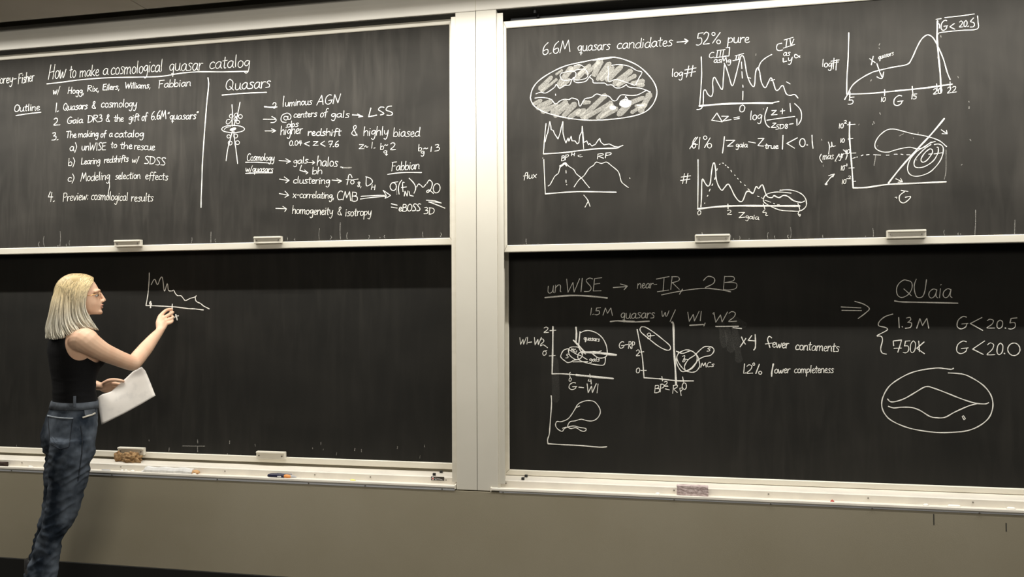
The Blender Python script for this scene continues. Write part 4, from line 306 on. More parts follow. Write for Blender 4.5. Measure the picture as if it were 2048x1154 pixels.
 ('UR','magnitude_plot_label','c'): """s28 2809 1560 -4 -36 -1 -28|s31 2832 1526 -11 -8 -3 -19 10 -9 13 7 3 19 -12 10|s26 2879 1517 -13 6 -13 -11 2 -15 13 1 11 21|s32 2879 1519 -4 -34 -7 -24 -11 -3 -7 8|p32 3055 1215 -34 -2 -7 -24|s33 3014 1189 28 -1 2 -23 -20 -11 -19 2|p26 3276 1200 -5 -39|s26 3296 1200 -10 -10 -3 -20 8 -8 11 9 3 21 -9 8|s37 3434 1202 -24 5 -32 -26 -6 -42 24 -18 32 15 7 21|p36 3402 1156 42 4|p31 3518 1213 -5 -42|p27 3554 1213 -21 -1 -4 -17|s29 3529 1195 17 -1 1 -16 -12 -8 -12 2|s33 3684 1240 11 8 13 -6 -6 -19 -20 -19 6 -2 25 3|s33 3737 1252 -13 -13 -3 -25 10 -9 14 11 3 26 -11 10|s31 3793 1247 11 8 13 -6 -6 -21 -20 -21 5 -2 25 3|s29 3831 1250 12 9 13 -7 -7 -20 -20 -21 6 -3 25 3|s20 3270 1551 -7 1 -7 -10 2 -11 7 5 5 16|s22 3270 1552 -5 -40|p22 3262 1521 9 1|s22 3276 1556 -2 -19 5 -3 7 7 3 19|s21 3289 1560 -1 -19 3 -4|s19 3310 1563 -7 1 -8 -10 -1 -10 4 -4 7 6 5 16|s22 3310 1563 -2 -16 3 -4|s20 3328 1568 -6 1 -5 -7 7 -7 -2 -8 -9 -4|s21 3345 1570 -6 1 -8 -9 -2 -11 5 -4 6 7 5 15|s19 3345 1571 -2 -16 4 -4|s21 3351 1575 -2 -24|s19 3350 1564 6 11 6 2|s18 3377 1580 -6 1 -5 -7 7 -6 -2 -9 -9 -4|s34 3797 1820 -17 5 -23 -25 -5 -42 16 -18 23 14 6 21|p29 3773 1774 30 4|s28 3895 1801 10 8 12 -8 -6 -21 -19 -19 6 -3 22 1|s33 3943 1810 -12 -13 -3 -27 9 -11 12 11 4 28 -10 12|p34 3957 1758 6 4""",
 ('UR','magnitude_plot','c'): """s32 2872 1538 67 7|s30 2879 1521 54 7|s32 2897 1564 -8 -95|s32 2919 1550 -8 -91|s42 3020 1777 -7 -197 -14 -198 -4 -138|s46 2995 1244 185 -5 217 9|s59 3383 1248 229 11 216 20|s42 2978 1198 26 46 38 72 67 55 88 46 59 16 109 20 115 16 37 44 37 83 37 72 36 36 28 6 35 -30 34 -72 41 -112 26 -110 23 -67|s59 3725 1825 -6 -139 8 -156 11 -156 4 -163|s35 3023 1262 -4 -48|s35 3300 1265 -1 -52|s35 3518 1279 4 -66|s34 3708 1289 6 -61|s34 3813 1300 0 -56|s35 3185 1540 43 -38|s35 3214 1558 -17 -74|s37 3242 1493 21 -72 21 -53|s35 3240 1379 22 -15 22 2 11 52|p34 3854 1792 -35 -25 38 -24|s33 4003 1828 -24 -29 23 -10 7 -21 -12 -15 -22 0|s34 3782 1848 123 5 104 8|s35 3714 1838 39 4|s34 4033 1843 3 -50 -8 -61 -126 -2 -154 -6 -22 -16|s31 3729 1801 11 -8 -2 -31""",
 ('UR','motion_plot','c'): """s56 3016 1000 -4 -119 8 -151 9 -150 6 -150|s63 3035 430 106 0 173 20 204 2 249 4|s33 2996 977 63 2|s33 3001 853 39 4|s33 3020 730 41 0|s33 3001 602 45 1|s33 3038 486 19 0|s30 2966 624 11 1|s32 2988 640 -1 -21|s30 2981 509 12 3|s33 2839 836 10 -38 -8 -67|s32 2849 791 17 6 1 38 7 -38 23 3|s33 2781 733 -14 -33 19 -39|s33 2961 763 30 -39 -12 -46|s40 2816 476 33 44 35 32|p35 2839 543 47 14 -15 -27|s88 2813 470 7 0|s62 3317 461 102 133 138 157 103 113 103 127|s38 3776 752 -50 50 -66 32 -67 22 -81 19 -88 30 -68 18 -55 -12 -56 -49 -29 -58 6 -42 41 -28 55 -8 55 15 69 15 54 3 54 -15 55 12 41 31 44 13|s38 3682 774 37 2 30 -27 -5 -66 -34 -71 -69 -71 -88 -30 -61 14 -23 52 19 73 48 65 62 41 61 41|s38 3655 776 -58 -42 -62 -71 -14 -51 20 -27 61 5 68 45 38 65 4 44 -10 7|s38 3665 731 -20 8 -41 -35 -28 -50 13 -26 34 17 41 57 1 29|s35 3037 685 18 6|s35 3067 693 7 3|s35 3104 704 15 7|s35 3145 710 23 2|s35 3204 709 55 -6|s35 3304 700 22 0|s35 3366 706 24 -1|s35 3420 704 15 -4|s35 3465 697 27 -2|s34 3637 694 20 2|s34 3678 695 67 7|s40 3376 496 51 -28|p35 3414 498 15 -31 -36 -1|s38 3738 897 43 -36|p34 3778 891 4 -32 -38 4|s34 3415 395 55 -11|s40 3442 383 -38 -32 0 -45 30 -19 38 25 17 29 -41 -6|s26 3367 337 13 3 -1 -12""",
 ('UR','motion_plot_label','c'): """p26 2935 990 -5 -39|s31 2955 990 -10 -9 -2 -21 8 -9 11 9 2 22 -9 8|s29 2971 1012 9 4 9 -5 -4 -10 -14 -9 4 -2 18 0|p29 2944 862 -4 -35|s33 2963 860 -9 -8 -3 -18 7 -8 10 7 3 19 -8 8|p33 2984 761 -4 -35|s31 3004 763 -10 -9 -2 -18 8 -8 11 9 2 19 -9 7|p27 2944 624 -4 -39|s30 2959 623 -7 -9 -3 -21 6 -8 9 8 2 21 -7 9|p25 2952 506 -5 -39|s28 2970 507 -9 -9 -3 -21 7 -9 10 9 3 21 -8 9|s25 3000 531 7 4 8 -4 -3 -11 -13 -9 4 -2 15 0|s27 2797 719 -3 -34|s31 2795 705 11 14 4 -7 -2 -27|s27 2810 705 10 14 6 -7 -2 -23 4 -4|s29 2857 717 -9 4 -12 -11 -2 -15 7 -7 9 7 7 21|s27 2857 718 -3 -23 5 -7|s26 2882 717 -8 4 -7 -9 10 -12 -2 -12 -14 -2|p28 2926 729 -35 -63|s29 2927 726 1 -21 9 -2 9 25|s30 2946 728 -5 -38 -9 -20 -9 5|s28 2952 727 -2 -31|s30 2952 712 7 14 9 1""",
 ('UR','motion_plot','d'): """s31 3772 726 -4 -175 -14 -73|s30 3409 861 35 17|s40 3221 706 -15 -88""",
 ('UR','chalk_specks','d'): """s37 3522 1214 2 -15|s33 3268 1664 -6 -12|s27 3092 979 -5 -9|s27 3674 641 -3 -5|s29 3894 599 -7 -8|s34 3956 1081 -2 -17|s34 3957 806 7 -13|s38 3207 995 7 -17|s38 3543 1192 -1 -9|s28 3519 840 3 -6|s30 2898 671 3 -9|s28 3953 1127 3 -9|s39 3722 1518 3 -15|s37 3257 1068 7 -15|s34 3260 1628 5 -6|s30 2784 865 3 -12|s22 2795 640 1 -17|s23 2250 1649 -3 -17|s24 3238 787 -3 -8|s32 2306 1158 1 -8|s37 3203 976 -5 -7|s27 3559 885 -2 -11|s33 3543 658 -1 -10|s30 3197 1358 -8 -14|s24 3873 1342 5 -14|s34 3748 1697 2 -14""",
 ('LR','wise_heading/285','c'): """s31 386 1759 -3 -55 19 -13 23 18 11 53|s29 436 1762 -4 -55 11 -13|s33 457 1768 -6 -69|s34 455 1741 30 29 19 -12 -3 -48 8 -6|p31 563 1825 12 -128 48 95 10 -94 54 129|p35 712 1830 -13 -128|s33 811 1822 -31 9 -31 -27 45 -59 -14 -37 -50 -4|p30 897 1833 -68 -7 -14 -118 75 2|p30 823 1772 55 7|s70 354 1649 247 18 195 -9 150 -17""",
 ('LR','wise_heading/286','c'): """s41 1004 1739 130 8|p39 1072 1772 64 -20 -31 -34|s30 1233 1773 -4 -44|s31 1232 1756 17 18 11 -9 -1 -31 5 -4|s29 1274 1751 19 6 3 14 -10 3 -12 -14 0 -21 11 -9 16 9|s31 1340 1768 -14 5 -16 -15 -3 -19 10 -9 14 10 9 26|s32 1340 1770 -3 -30 7 -10|s28 1352 1775 -3 -44|s32 1351 1754 12 19 14 0|p27 1380 1762 28 3""",
 ('LR','wise_heading/287','c'): """s36 1404 1814 117 22|s36 1412 1696 103 14|s36 1474 1820 -10 -119|p31 1548 1834 -14 -118|s33 1542 1834 61 -3 5 -33 -61 -20|p27 1550 1778 62 -63|s38 1641 1718 -28 -47""",
 ('LR','wise_heading/288','c'): """s38 1831 1797 42 37 54 -20 -9 -47 -74 -38 46 -7 55 -7|p29 2019 1833 -13 -124|s31 2019 1830 76 -3 2 -36 -75 -16|s27 2020 1775 97 -6 1 -47 -60 -16 -52 6""",
 ('LR','wise_heading/289','c'): """s38 1450 1666 107 22 140 23 138 12 137 -13 99 -21""",
 ('LR','wise_heading/290','c'): """p32 797 1547 -8 -66|p29 807 1485 11 5|p34 883 1550 -37 -3 -7 -27|s35 839 1520 30 0 2 -25 -21 -12 -21 2|p32 905 1478 24 69 19 -51 32 51 14 -71|s31 1111 1493 -18 6 -18 -18 7 -24 18 6 11 32|s31 1111 1495 -10 -83|p31 1091 1434 25 -4|s30 1125 1496 -3 -39 14 -10 16 12 8 38|s30 1160 1497 -2 -40 7 -10|s31 1213 1490 -17 6 -20 -16 -3 -22 12 -10 17 11 11 29|s33 1213 1492 -4 -33 9 -11|s28 1260 1497 -15 6 -13 -12 19 -18 -4 -18 -25 -3|s34 1305 1493 -17 6 -20 -16 -3 -22 12 -11 16 11 11 30|s34 1305 1495 -4 -34 9 -10|s29 1319 1499 -3 -49|s34 1318 1475 14 21 16 0|s32 1386 1495 -14 6 -13 -12 18 -17 -4 -18 -24 -3|s56 973 1418 72 7 133 -11 157 8|s43 1045 1427 152 -5""",
 ('LR','wise_heading/291','c'): """s29 1451 1517 3 -41 9 -10 20 39 3 -33 10 -3 21 50|s36 1574 1526 -49 -107|p33 1686 1505 12 -86 38 66 9 -63 43 90|p33 1808 1512 -11 -88|s36 1841 1405 -12 -28|s51 1702 1383 125 8""",
 ('LR','wise_heading/292','c'): """p32 1920 1501 15 -91 44 69 12 -66 50 93|s34 2054 1493 25 15 30 -13 -13 -37 -45 -36 13 -5 56 4|s59 1936 1372 199 2|s50 2086 1361 76 -8|s29 1915 1485 -5 9""",
 ('LR','color_plot','c'): """s66 428 1371 -3 -201 -8 -251|s52 417 920 110 1 132 -9|s87 646 913 144 -13 205 -17|s42 399 1332 57 4|s39 391 1090 57 6|s37 592 937 -7 -13 5 -36|s35 777 923 4 -33|s40 187 1218 34 5|s39 305 1249 24 3 10 -23 -28 -27 -3 -16 27 10 40 -28|s35 338 1136 30 7|s74 649 1365 4 -63 -5 -79|s52 687 1323 -9 -86 -7 -66|s74 625 1240 49 -49 52 -59|s52 674 1184 20 -52 16 -26|s100 700 1128 92 -1 91 -7 143 -15|s39 805 1136 52 -3 32 10|s43 720 1125 19 -14|s43 685 1309 43 20 52 3 66 -23 52 -45 32 -59 12 -59 -3 -45 -30 -23 -52 -1 -52 36|s43 572 1161 -44 -17 -27 -53 14 -26 26 -20 26 -16 34 7 26 16 46 4|s41 668 1177 -60 0 -30 -20 3 -46 26 -32 47 -23 39 17 17 33 -16 22 -24 -16 -6 -33 16 -26 46 -19 65 -16 105 -12 26 29 3 46|s39 581 1151 66 -39 56 -20|s39 710 1086 23 -16 19 -10|s48 617 1036 142 3|p35 769 874 -8 -18 28 -1|s37 787 871 3 -43|s43 672 797 46 -4""",
 ('LR','color_plot_label','c'): """s36 342 1357 17 9 21 -7 -9 -21 -30 -22 9 -3 37 3|p33 106 1265 6 -67 25 51 5 -49 28 69|p33 182 1270 -7 -67|p39 248 1268 6 -72 27 53 5 -52 30 71|s35 347 1139 -15 -11 -3 -23 12 -9 17 9 3 24 -14 10|s37 742 1264 -9 4 -8 -8 3 -12 8 2 6 15|s36 742 1265 -5 -40|p36 732 1236 12 -3|s30 748 1266 -1 -19 6 -5 8 5 4 18|s32 765 1265 -1 -19 3 -6|s34 790 1258 -8 4 -10 -7 -1 -10 6 -6 7 5 6 13|s34 790 1259 -2 -16 4 -5|s31 812 1259 -7 3 -6 -5 9 -9 -2 -9 -12 0|s31 833 1256 -8 4 -9 -7 -2 -10 6 -6 8 4 5 14|s36 833 1257 -2 -16 5 -6|s34 840 1257 -1 -24|s34 840 1245 6 10 8 -1|s34 872 1251 -7 4 -6 -5 8 -10 -1 -8 -12 0|p28 601 1139 7 27 4 -22 9 20 3 -30|s30 645 1154 -6 4 -8 -5 -3 -13 5 -9 10 0|s27 658 1140 -5 3 -4 -3 6 -7 -2 -6 -8 1|s34 578 1106 -11 4 -10 -9 14 -13 -3 -13 -18 -3|s31 798 1064 -11 2 -11 -6 3 -8 11 0 8 12|s29 798 1064 -2 -19 -6 -14 -9 -2 -6 5|s32 828 1062 -10 3 -12 -7 -2 -9 8 -5 10 5 6 12|s31 828 1063 -2 -15 6 -4|s34 841 1081 -2 -21 0 -16|s30 870 1062 -9 3 -8 -5 12 -8 -2 -8 -15 0|s34 592 884 -10 -8 -2 -18 8 -7 11 8 2 18 -9 7|s39 643 836 -25 4 -32 -20 -6 -32 26 -15 32 11 7 17|p37 611 800 43 3|p40 751 831 9 -85 33 64 7 -62 38 86|p34 854 831 -10 -85""",
 ('LR','color_plot_b','c'): """s47 1223 1345 24 -139 22 -129 13 -183|s51 1282 894 147 -8|s59 1422 887 151 -16 157 0|s38 1244 1132 38 4|s38 1255 962 48 1|s38 1445 909 6 -42|s38 1633 908 9 -48|s81 1541 1410 14 -23 3 -211 10 -192 6 -150|s36 1109 1199 26 4|s43 1262 1368 38 -3 76 -48 88 -71 56 -51 3 -35 -35 -7 -75 38 -89 71 -63 54 -12 33 13 19|s35 1326 1285 -6 4 -4 6 1 7 5 5 7 3 8 -1 7 -4 2 -7 -1 -6 -6 -6 -7 -2 -8 2|s36 1345 1291 -5 -33 -19 0 4 20 57 11|s36 1635 1096 19 7 -3 -23 -16 -32 15 0 7 16 -13 10 44 -9|s42 1601 1128 -19 -42 18 -51 37 -51 37 -21 51 29 37 57 -2 58 -46 41 -56 6 -57 -26|s40 1579 1144 28 -16 38 -3 56 20 31 -7 37 -38 15 -50 3 -45 -32 -45 -43 -10 -50 12|s42 1575 1073 12 -57 37 -57 44 0|s42 1656 972 -3 38 35 58 56 39 51 51 43 29 56 -3 24 -32 -31 -44 -56 -13 -50 -26 -37 -45 -44 -45 -38 -17|s36 1589 1141 25 -10|s36 1431 835 23 3|s36 1475 794 38 -9|s32 1472 816 29 0|s38 1607 802 12 -67|s36 1607 802 31 1 -22 -29|s39 1640 794 -8 10 -3 16 3 16 7 12 9 4 10 -4 7 -11 2 -16 -3 -16 -8 -11 -10 -3 -9 6""",
 ('LR','color_plot_b_label','c'): """s37 1098 1225 -17 4 -21 -19 -4 -30 16 -13 22 11 5 15|p35 1076 1192 28 3|p32 1147 1230 -7 -64|s35 1145 1230 19 -3 1 -18 -20 -10|p36 1147 1199 18 -35|p36 1179 1229 -7 -64|s36 1178 1229 17 -3 3 -16 -9 -12 -13 -1|s35 1214 1143 13 10 14 -7 -7 -23 -22 -23 7 -3 26 4|s36 1230 985 -15 -11 -3 -25 12 -11 16 11 3 26 -13 10|s34 1887 1172 -13 4 -12 -7 17 -11 -3 -11 -22 -2|p36 1797 996 14 41 10 -28 18 31 7 -41|s29 1888 1039 -12 4 -16 -12 -5 -19 10 -11 20 5|s33 1917 1026 -11 2 -9 -6 13 -8 -2 -8 -17 -3|p31 1385 825 -7 -69|s31 1385 824 28 1 0 -20 -28 -12|s37 1384 793 36 1 -1 -26 -22 -12 -19 1|p39 1435 833 -7 -68|s38 1434 833 25 2 6 -17 -14 -15 -19 -4|s33 1468 856 12 7 14 -6 -7 -17 -21 -16 7 -3 26 1|p35 1551 827 -9 -73|s37 1548 826 33 5 2 -19 -33 -19|p39 1552 793 32 -31""",
 ('LR','blob_plot','c'): """s48 407 713 3 -80 -15 -188 -8 -96 -17 -54 4 -40|s50 374 255 139 -4 161 -3 186 -10 71 6|s41 679 620 -35 -14 27 37 59 25 54 4 42 -15 37 -47 10 -47 -22 -48 -42 -30 -53 -4 -64 14 -59 -17 -43 -7 -22 -27 -5 -26|s41 644 606 -37 -60 -28 -38 -32 -24 -49 -17 -37 1 -14 -32 19 -37 43 -23 21 25 33 17 59 12 53 -12 54 -7 10 -15 -21 -14 -32 7 -43 25 -48 -9 -38 12 -43 -11""",
 ('LR','comparison_note/324','c'): """s46 2161 1277 15 -38 18 -27|s46 2199 1263 -26 -40 -25 -37|p48 2251 1289 -32 -44 67 -5|s50 2281 1298 2 -79 -4 -43 -12 -17""",
 ('LR','comparison_note/325','c'): """s43 2423 1269 -20 14 -15 -27 9 -37 10 -37|s41 2369 1213 59 9|s37 2433 1206 19 4 3 14 -10 5 -11 -14 -1 -22 11 -10 15 8|s34 2465 1226 1 -36 6 -10 14 34 2 -29 6 -4 15 42|s40 2515 1200 19 4 3 15 -10 4 -11 -14 -1 -22 11 -10 14 8|s38 2549 1221 -3 -45|s42 2548 1200 11 18 12 -1|s42 2658 1199 -10 8 -14 -10 -5 -20 8 -14 18 5|s36 2680 1205 -13 -10 -3 -24 11 -11 14 10 3 24 -12 11|s34 2702 1203 -4 -44|s36 2701 1185 17 18 11 -10 -2 -31 5 -5|s39 2755 1231 -8 -54 2 -16 8 1|p35 2740 1207 26 3|s33 2800 1193 -13 6 -16 -13 -3 -20 10 -10 13 9 9 27|s36 2801 1195 -4 -30 7 -10|s33 2812 1200 -4 -44|s34 2811 1183 15 17 7 -9 -4 -36|s39 2832 1182 15 17 8 -9 -1 -31 5 -5|s33 2870 1173 19 5 3 14 -10 4 -11 -14 -1 -21 11 -10 15 8|s33 2904 1198 -4 -45|s39 2903 1180 17 17 11 -9 -2 -32 5 -4|s40 2956 1219 -7 -53 1 -17 8 1|p37 2941 1195 27 3|s34 2997 1188 -11 6 -11 -10 14 -17 -3 -16 -19 -2""",
 ('LR','comparison_note/326','c'): """p39 2185 1033 -9 -86|p38 2187 946 6 6|s38 2206 1011 19 13 23 -12 -11 -31 -34 -30 10 -5 42 3|s34 2265 1018 -4 2 -3 4 -1 6 1 6 4 4 4 2 4 -2 3 -5 0 -6 -1 -6 -4 -4 -4 -1|s43 2314 1030 -32 -85|s38 2317 966 7 0 6 -4 3 -6 0 -8 -4 -6 -7 -3 -7 1 -5 4 -3 7 1 7 5 6 6 2""",
 ('LR','comparison_note/327','c'): """s62 2435 1034 -13 -69 -3 -42|s38 2461 988 -12 -10 -3 -19 11 -9 13 10 2 19 -11 9|s34 2479 987 2 -30 6 -7 13 28 1 -23 7 -3 13 36|s35 2528 972 17 5 3 12 -10 3 -10 -13 -1 -18 11 -7 13 8|s32 2559 991 -3 -37|s38 2558 973 10 16 12 1|s31 2640 986 -8 6 -12 -9 -4 -16 7 -12 15 5|s31 2657 993 -10 -9 -3 -20 9 -9 12 10 2 19 -10 9|s32 2675 993 -3 -38|s33 2674 978 12 15 5 -8 -2 -29|s32 2691 978 12 15 7 -7 -2 -26 5 -4|s36 2723 993 -7 -67|s34 2721 981 13 12 10 -9 -6 -19 -18 -5|s34 2758 1024 -4 -37 -2 -29|s32 2766 974 15 5 3 12 -9 2 -8 -12 -1 -17 9 -8 12 7|s33 2804 1017 -6 -44 1 -14 6 1|p36 2792 997 21 3|s33 2816 976 15 5 2 12 -8 3 -9 -12 0 -18 9 -8 12 7|s36 2843 996 -3 -37|s32 2842 982 14 15 9 -8 -2 -26 4 -3|s32 2875 978 15 5 2 12 -8 2 -9 -12 -1 -17 10 -8 11 7|s30 2923 993 -9 4 -9 -9 11 -13 -2 -13 -16 -3|s32 2948 993 -9 5 -9 -9 12 -14 -3 -13 -16 -2""",
 ('LR','catalog_summary/330','c'): """s39 3017 1546 165 -9|s39 3024 1516 162 -3|s39 3133 1595 73 -25 46 -39 -32 -39 -62 -49""",
 ('LR','catalog_summary/331','c'): """s34 3572 1774 -34 6 -42 -33 -19 -49 10 -53 37 -18 53 30 27 56 -6 49 -41 16|s34 3537 1702 33 -33 26 -27|s34 3639 1786 -16 -49 1 -56 13 -45 22 -12 30 12 19 52 13 93""",
 ('LR','catalog_summary/332','c'): """s31 3802 1690 -27 9 -31 -26 -5 -35 19 -18 26 18 18 48|s33 3802 1693 -7 -54 14 -18|s32 3832 1701 -9 -79|p29 3834 1732 5 6|s33 3916 1691 -27 9 -31 -26 -5 -35 19 -17 25 18 18 48|s31 3916 1694 -7 -54 14 -17|s52 3460 1597 56 -9 135 -4 316 -10""",
 ('LR','catalog_summary/333','c'): """s40 3443 1481 -64 -22 -47 -44 -4 -37 57 -16 8 -24 -82 -47 34 -6 11 -33 -16 -73 11 -40 34 -10""",
 ('LR','catalog_summary/334','c'): """s42 3491 1451 3 -89|s48 3518 1371 2 -3|s35 3554 1446 28 6 6 -21 -24 -23|s40 3564 1408 30 -6 -9 -37 -42 -9|p39 3635 1357 28 85 19 -62 37 64 13 -87""",
 ('LR','catalog_summary/335','c'): """s39 4034 1453 -29 5 -37 -32 -9 -53 30 -23 37 19 9 26|p36 3996 1394 49 5|p43 4154 1449 -91 -51 96 -60|s34 4197 1423 21 12 26 -12 -12 -31 -38 -29 11 -5 48 1|s37 4297 1427 -21 -17 -5 -39 16 -16 23 16 5 40 -18 16|s51 4334 1360 3 -3|p38 4427 1446 -46 -5 -9 -38|s33 4372 1403 37 1 2 -35 -27 -19 -25 3""",
 ('LR','catalog_summary/336','c'): """p42 3446 1204 -3 40 68 9 -16 -57 -16 -50|s38 3449 1180 59 2|p39 3579 1246 -36 -3 -9 -42|s34 3534 1201 30 -2 1 -39 -22 -19 -21 4|s34 3607 1247 -20 -25 -6 -56 14 -23 22 23 6 58 -16 23|p42 3693 1237 -60 -56 60 -46|s38 3649 1245 3 -40 2 -52""",
 ('LR','catalog_summary/337','c'): """s38 4029 1240 -30 5 -39 -32 -8 -53 30 -23 40 19 9 26|p38 3990 1181 51 6|p43 4172 1247 -95 -70 82 -45|s33 4194 1214 22 17 26 -16 -13 -41 -39 -40 11 -6 48 2|s40 4295 1230 -21 -24 -7 -53 16 -22 24 22 6 55 -18 22|s51 4323 1143 3 -4|s40 4361 1209 20 17 25 4 22 -11 14 -23 2 -28 -12 -26 -21 -16 -25 -1 -21 14 -13 24 1 29 14 24""",
 ('LR','oval_map','c'): """s47 3923 1011 -18 -10 -56 6 -62 4 -125 -20 -95 -31 -96 -56 -71 -62 -46 -83 -14 -75 18 -68 50 -61 101 -52 113 -31 155 -18 124 4 123 18 93 43 74 68 32 81 1 73 -23 66 -53 66 -85 59 -73 30 -108 8|s48 3389 736 25 -24 48 5 70 28 82 52 64 42 38 11 37 -10 92 -35 123 -52 91 -32 61 -12 49 -1 24 11|s48 3394 672 45 -14 60 8 82 -1 68 -23 75 -49 55 -12 69 5 75 45 105 53 62 21 30 4|p33 3984 596 11 8 14 -26 -11 -9 -14 27""",
 ('LL','new_plot','c'): """s51 4587 1902 -3 -96 -9 -108 -13 -84 -13 -60|s54 4549 1554 139 -6 201 -11 166 -19 66 -3 109 -12|s46 4611 1776 27 47 20 6 17 -42 17 -6 27 60 20 14 14 -51 11 -84 13 -6 26 72 11 -60 13 -18 34 -1 20 6 20 -36 27 -21 40 -3 33 -36 20 -14 53 22 53 14 20 15|s51 5134 1639 6 -35 20 -18 37 -15 36 -27 66 -30|s44 4610 1598 -16 -15 2 -18 21 -6 -4 24|s83 4603 1595 2 -63|s58 4865 1567 -3 -42|s48 4883 1418 27 20 30 4|s73 4906 1456 17 -56""",
 ('LL','chalk_specks','d'): """s36 7372 142 -2 -24|s40 5541 145 -1 -30|s37 3360 70 5 -31|s33 3776 58 0 -24|s37 3367 1 0 -16|s42 4598 127 1 -11|s22 5829 119 5 -25|s35 6558 160 -2 -25|s22 7607 59 -3 -24|s31 6466 102 2 -12|s38 5171 146 2 -36|s30 7651 165 2 -24|s38 6924 110 -4 -26|s43 4839 50 -4 -36|s25 2953 23 5 -24|s26 6585 92 -2 -11|s29 6992 102 1 -26|s21 6730 61 -5 -26|s42 5515 13 4 -18|s28 3814 25 3 -12|s41 5670 4 -4 -22|s30 3808 4 3 -32|s38 4995 74 262 6|s33 5170 74 4 -57""",
 ('UL','chalk_drips','d'): """s24 3749 65 -10 -27 11 -27|s22 6269 46 4 -17 -2 -17|s26 5202 68 1 -28 -5 -28|s30 5936 15 -4 -1 5 -2|s35 5420 120 -1 -54 0 -54|s43 3602 15 3 -2 -9 -2|s22 6618 125 -8 -56 5 -56|s42 3369 60 -11 -24 9 -26|s33 3628 165 4 -77 -6 -77|s39 6352 30 -8 -8 11 -10|s37 7139 44 5 -16 -7 -15|s28 3428 119 -10 -54 16 -55|s31 7691 64 -1 -25 4 -26|s34 6735 50 11 -19 -16 -18|s30 3707 31 -4 -10 6 -11|s36 6915 77 -10 -32 6 -32|s39 6838 178 -3 -82 5 -83|s26 5471 46 -6 -17 11 -17|s38 7302 41 -6 -14 8 -14|s23 7250 23 8 -5 -8 -5|s30 7873 23 -1 -5 0 -5|s36 7872 51 8 -19 -11 -18""",
 ('UR','chalk_drips','d'): """s20 3128 14 4 -3 -5 -2|s25 2089 37 7 -14 -6 -14|s24 3871 20 -1 -6 2 -6|s21 1730 9 -4 0 5 0|s21 3748 50 -7 -21 9 -21|s21 2519 105 5 -48 -6 -48|s26 2332 62 -5 -26 3 -27|s33 1770 75 2 -33 -6 -33|s32 3853 23 -3 -8 3 -7|s24 2389 36 -5 -13 6 -14|s28 2783 31 -1 -11 2 -11|s35 2007 58 8 -25 -9 -24|s24 2042 14 -6 -2 5 -3|s25 291 11 -2 -1 1 0|s31 178 57 0 -24 4 -23|s31 2172 14 -1 -2 0 -3|s26 3187 79 4 -35 -1 -36|s36 2499 37 -6 -14 9 -14|s31 3988 212 -2 -104 -7 -105|s30 4283 121 -5 -116""",
 ('LR','chalk_smear','f'): """s310 1974 1432 25 -138 7 -91|s309 2027 1468 79 -37 79 -45|s308 2097 1386 24 -182 16 -137|s309 2039 1340 29 -182|s322 446 1053 7 -380""",
}

def stroke_mesh(name, specs, mt, parent, lift):
    V, F = [], []; rn = random.Random(len(specs))
    for si, sp in enumerate(specs):
        t = sp.split(); smooth = t[0][0] == 's'; w = int(t[0][1:])/10000*.5; n = [int(q) for q in t[1:]]
        P = [Vector((n[0]/2000, n[1]/2000))]
        for i in range(2, len(n), 2): P.append(P[-1]+Vector((n[i]/2000, n[i+1]/2000)))
        P = [p for i, p in enumerate(P) if i == 0 or (p-P[i-1]).length > 1e-5]
        if len(P) < 2: P.append(P[0]+Vector((.001, 0)))
        if smooth and len(P) > 2:
            Q = []
            for i in range(len(P)-1):
                a, b, c, d = P[max(i-1, 0)], P[i], P[i+1], P[min(i+2, len(P)-1)]
                m_ = 4 if (c-b).length > .006 else 2
                for k in range(m_):
                    u = k/m_; Q.append(.5*((2*b)+(c-a)*u+(2*a-5*b+4*c-d)*u*u+(3*b-a-3*c+d)*u**3))
            Q.append(P[-1]); P = Q
        elif len(P) >= 2:
            Q = []
            for a, b in zip(P, P[1:]):
                l_ = (b-a).length; e_ = min(.35, w*.9/max(l_, 1e-6)); Q += [a, a.lerp(b, e_), b.lerp(a, e_)]
            Q.append(P[-1]); P = Q
        # the ribbon has a slight thickness: a low ridge of chalk on the slate
        d0 = (P[0]-P[1]).normalized(); d1 = (P[-1]-P[-2]).normalized(); P = [P[0]+d0*w*.8]+P+[P[-1]+d1*w*.8]
        k0 = len(V); n_ = len(P)
        for i, p in enumerate(P):
            d = (P[min(i+1, n_-1)]-P[max(i-1, 0)]); d = d.normalized() if d.length > 1e-9 else Vector((1, 0)); nr = Vector((-d.y, d.x))
            ww = w*(1+.16*math.sin(i*1.3+si))*(.45 if i in (0, n_-1) else 1)
            a, b = p+nr*ww, p-nr*ww
            V += [(a.x, -lift, a.y), (p.x, -lift-.0006, p.y), (b.x, -lift, b.y)]
        for i in range(n_-1):
            q = k0+i*3; F += [(q, q+1, q+4, q+3), (q+1, q+2, q+5, q+4)]
    return mesh(name, V, F, mt, parent)
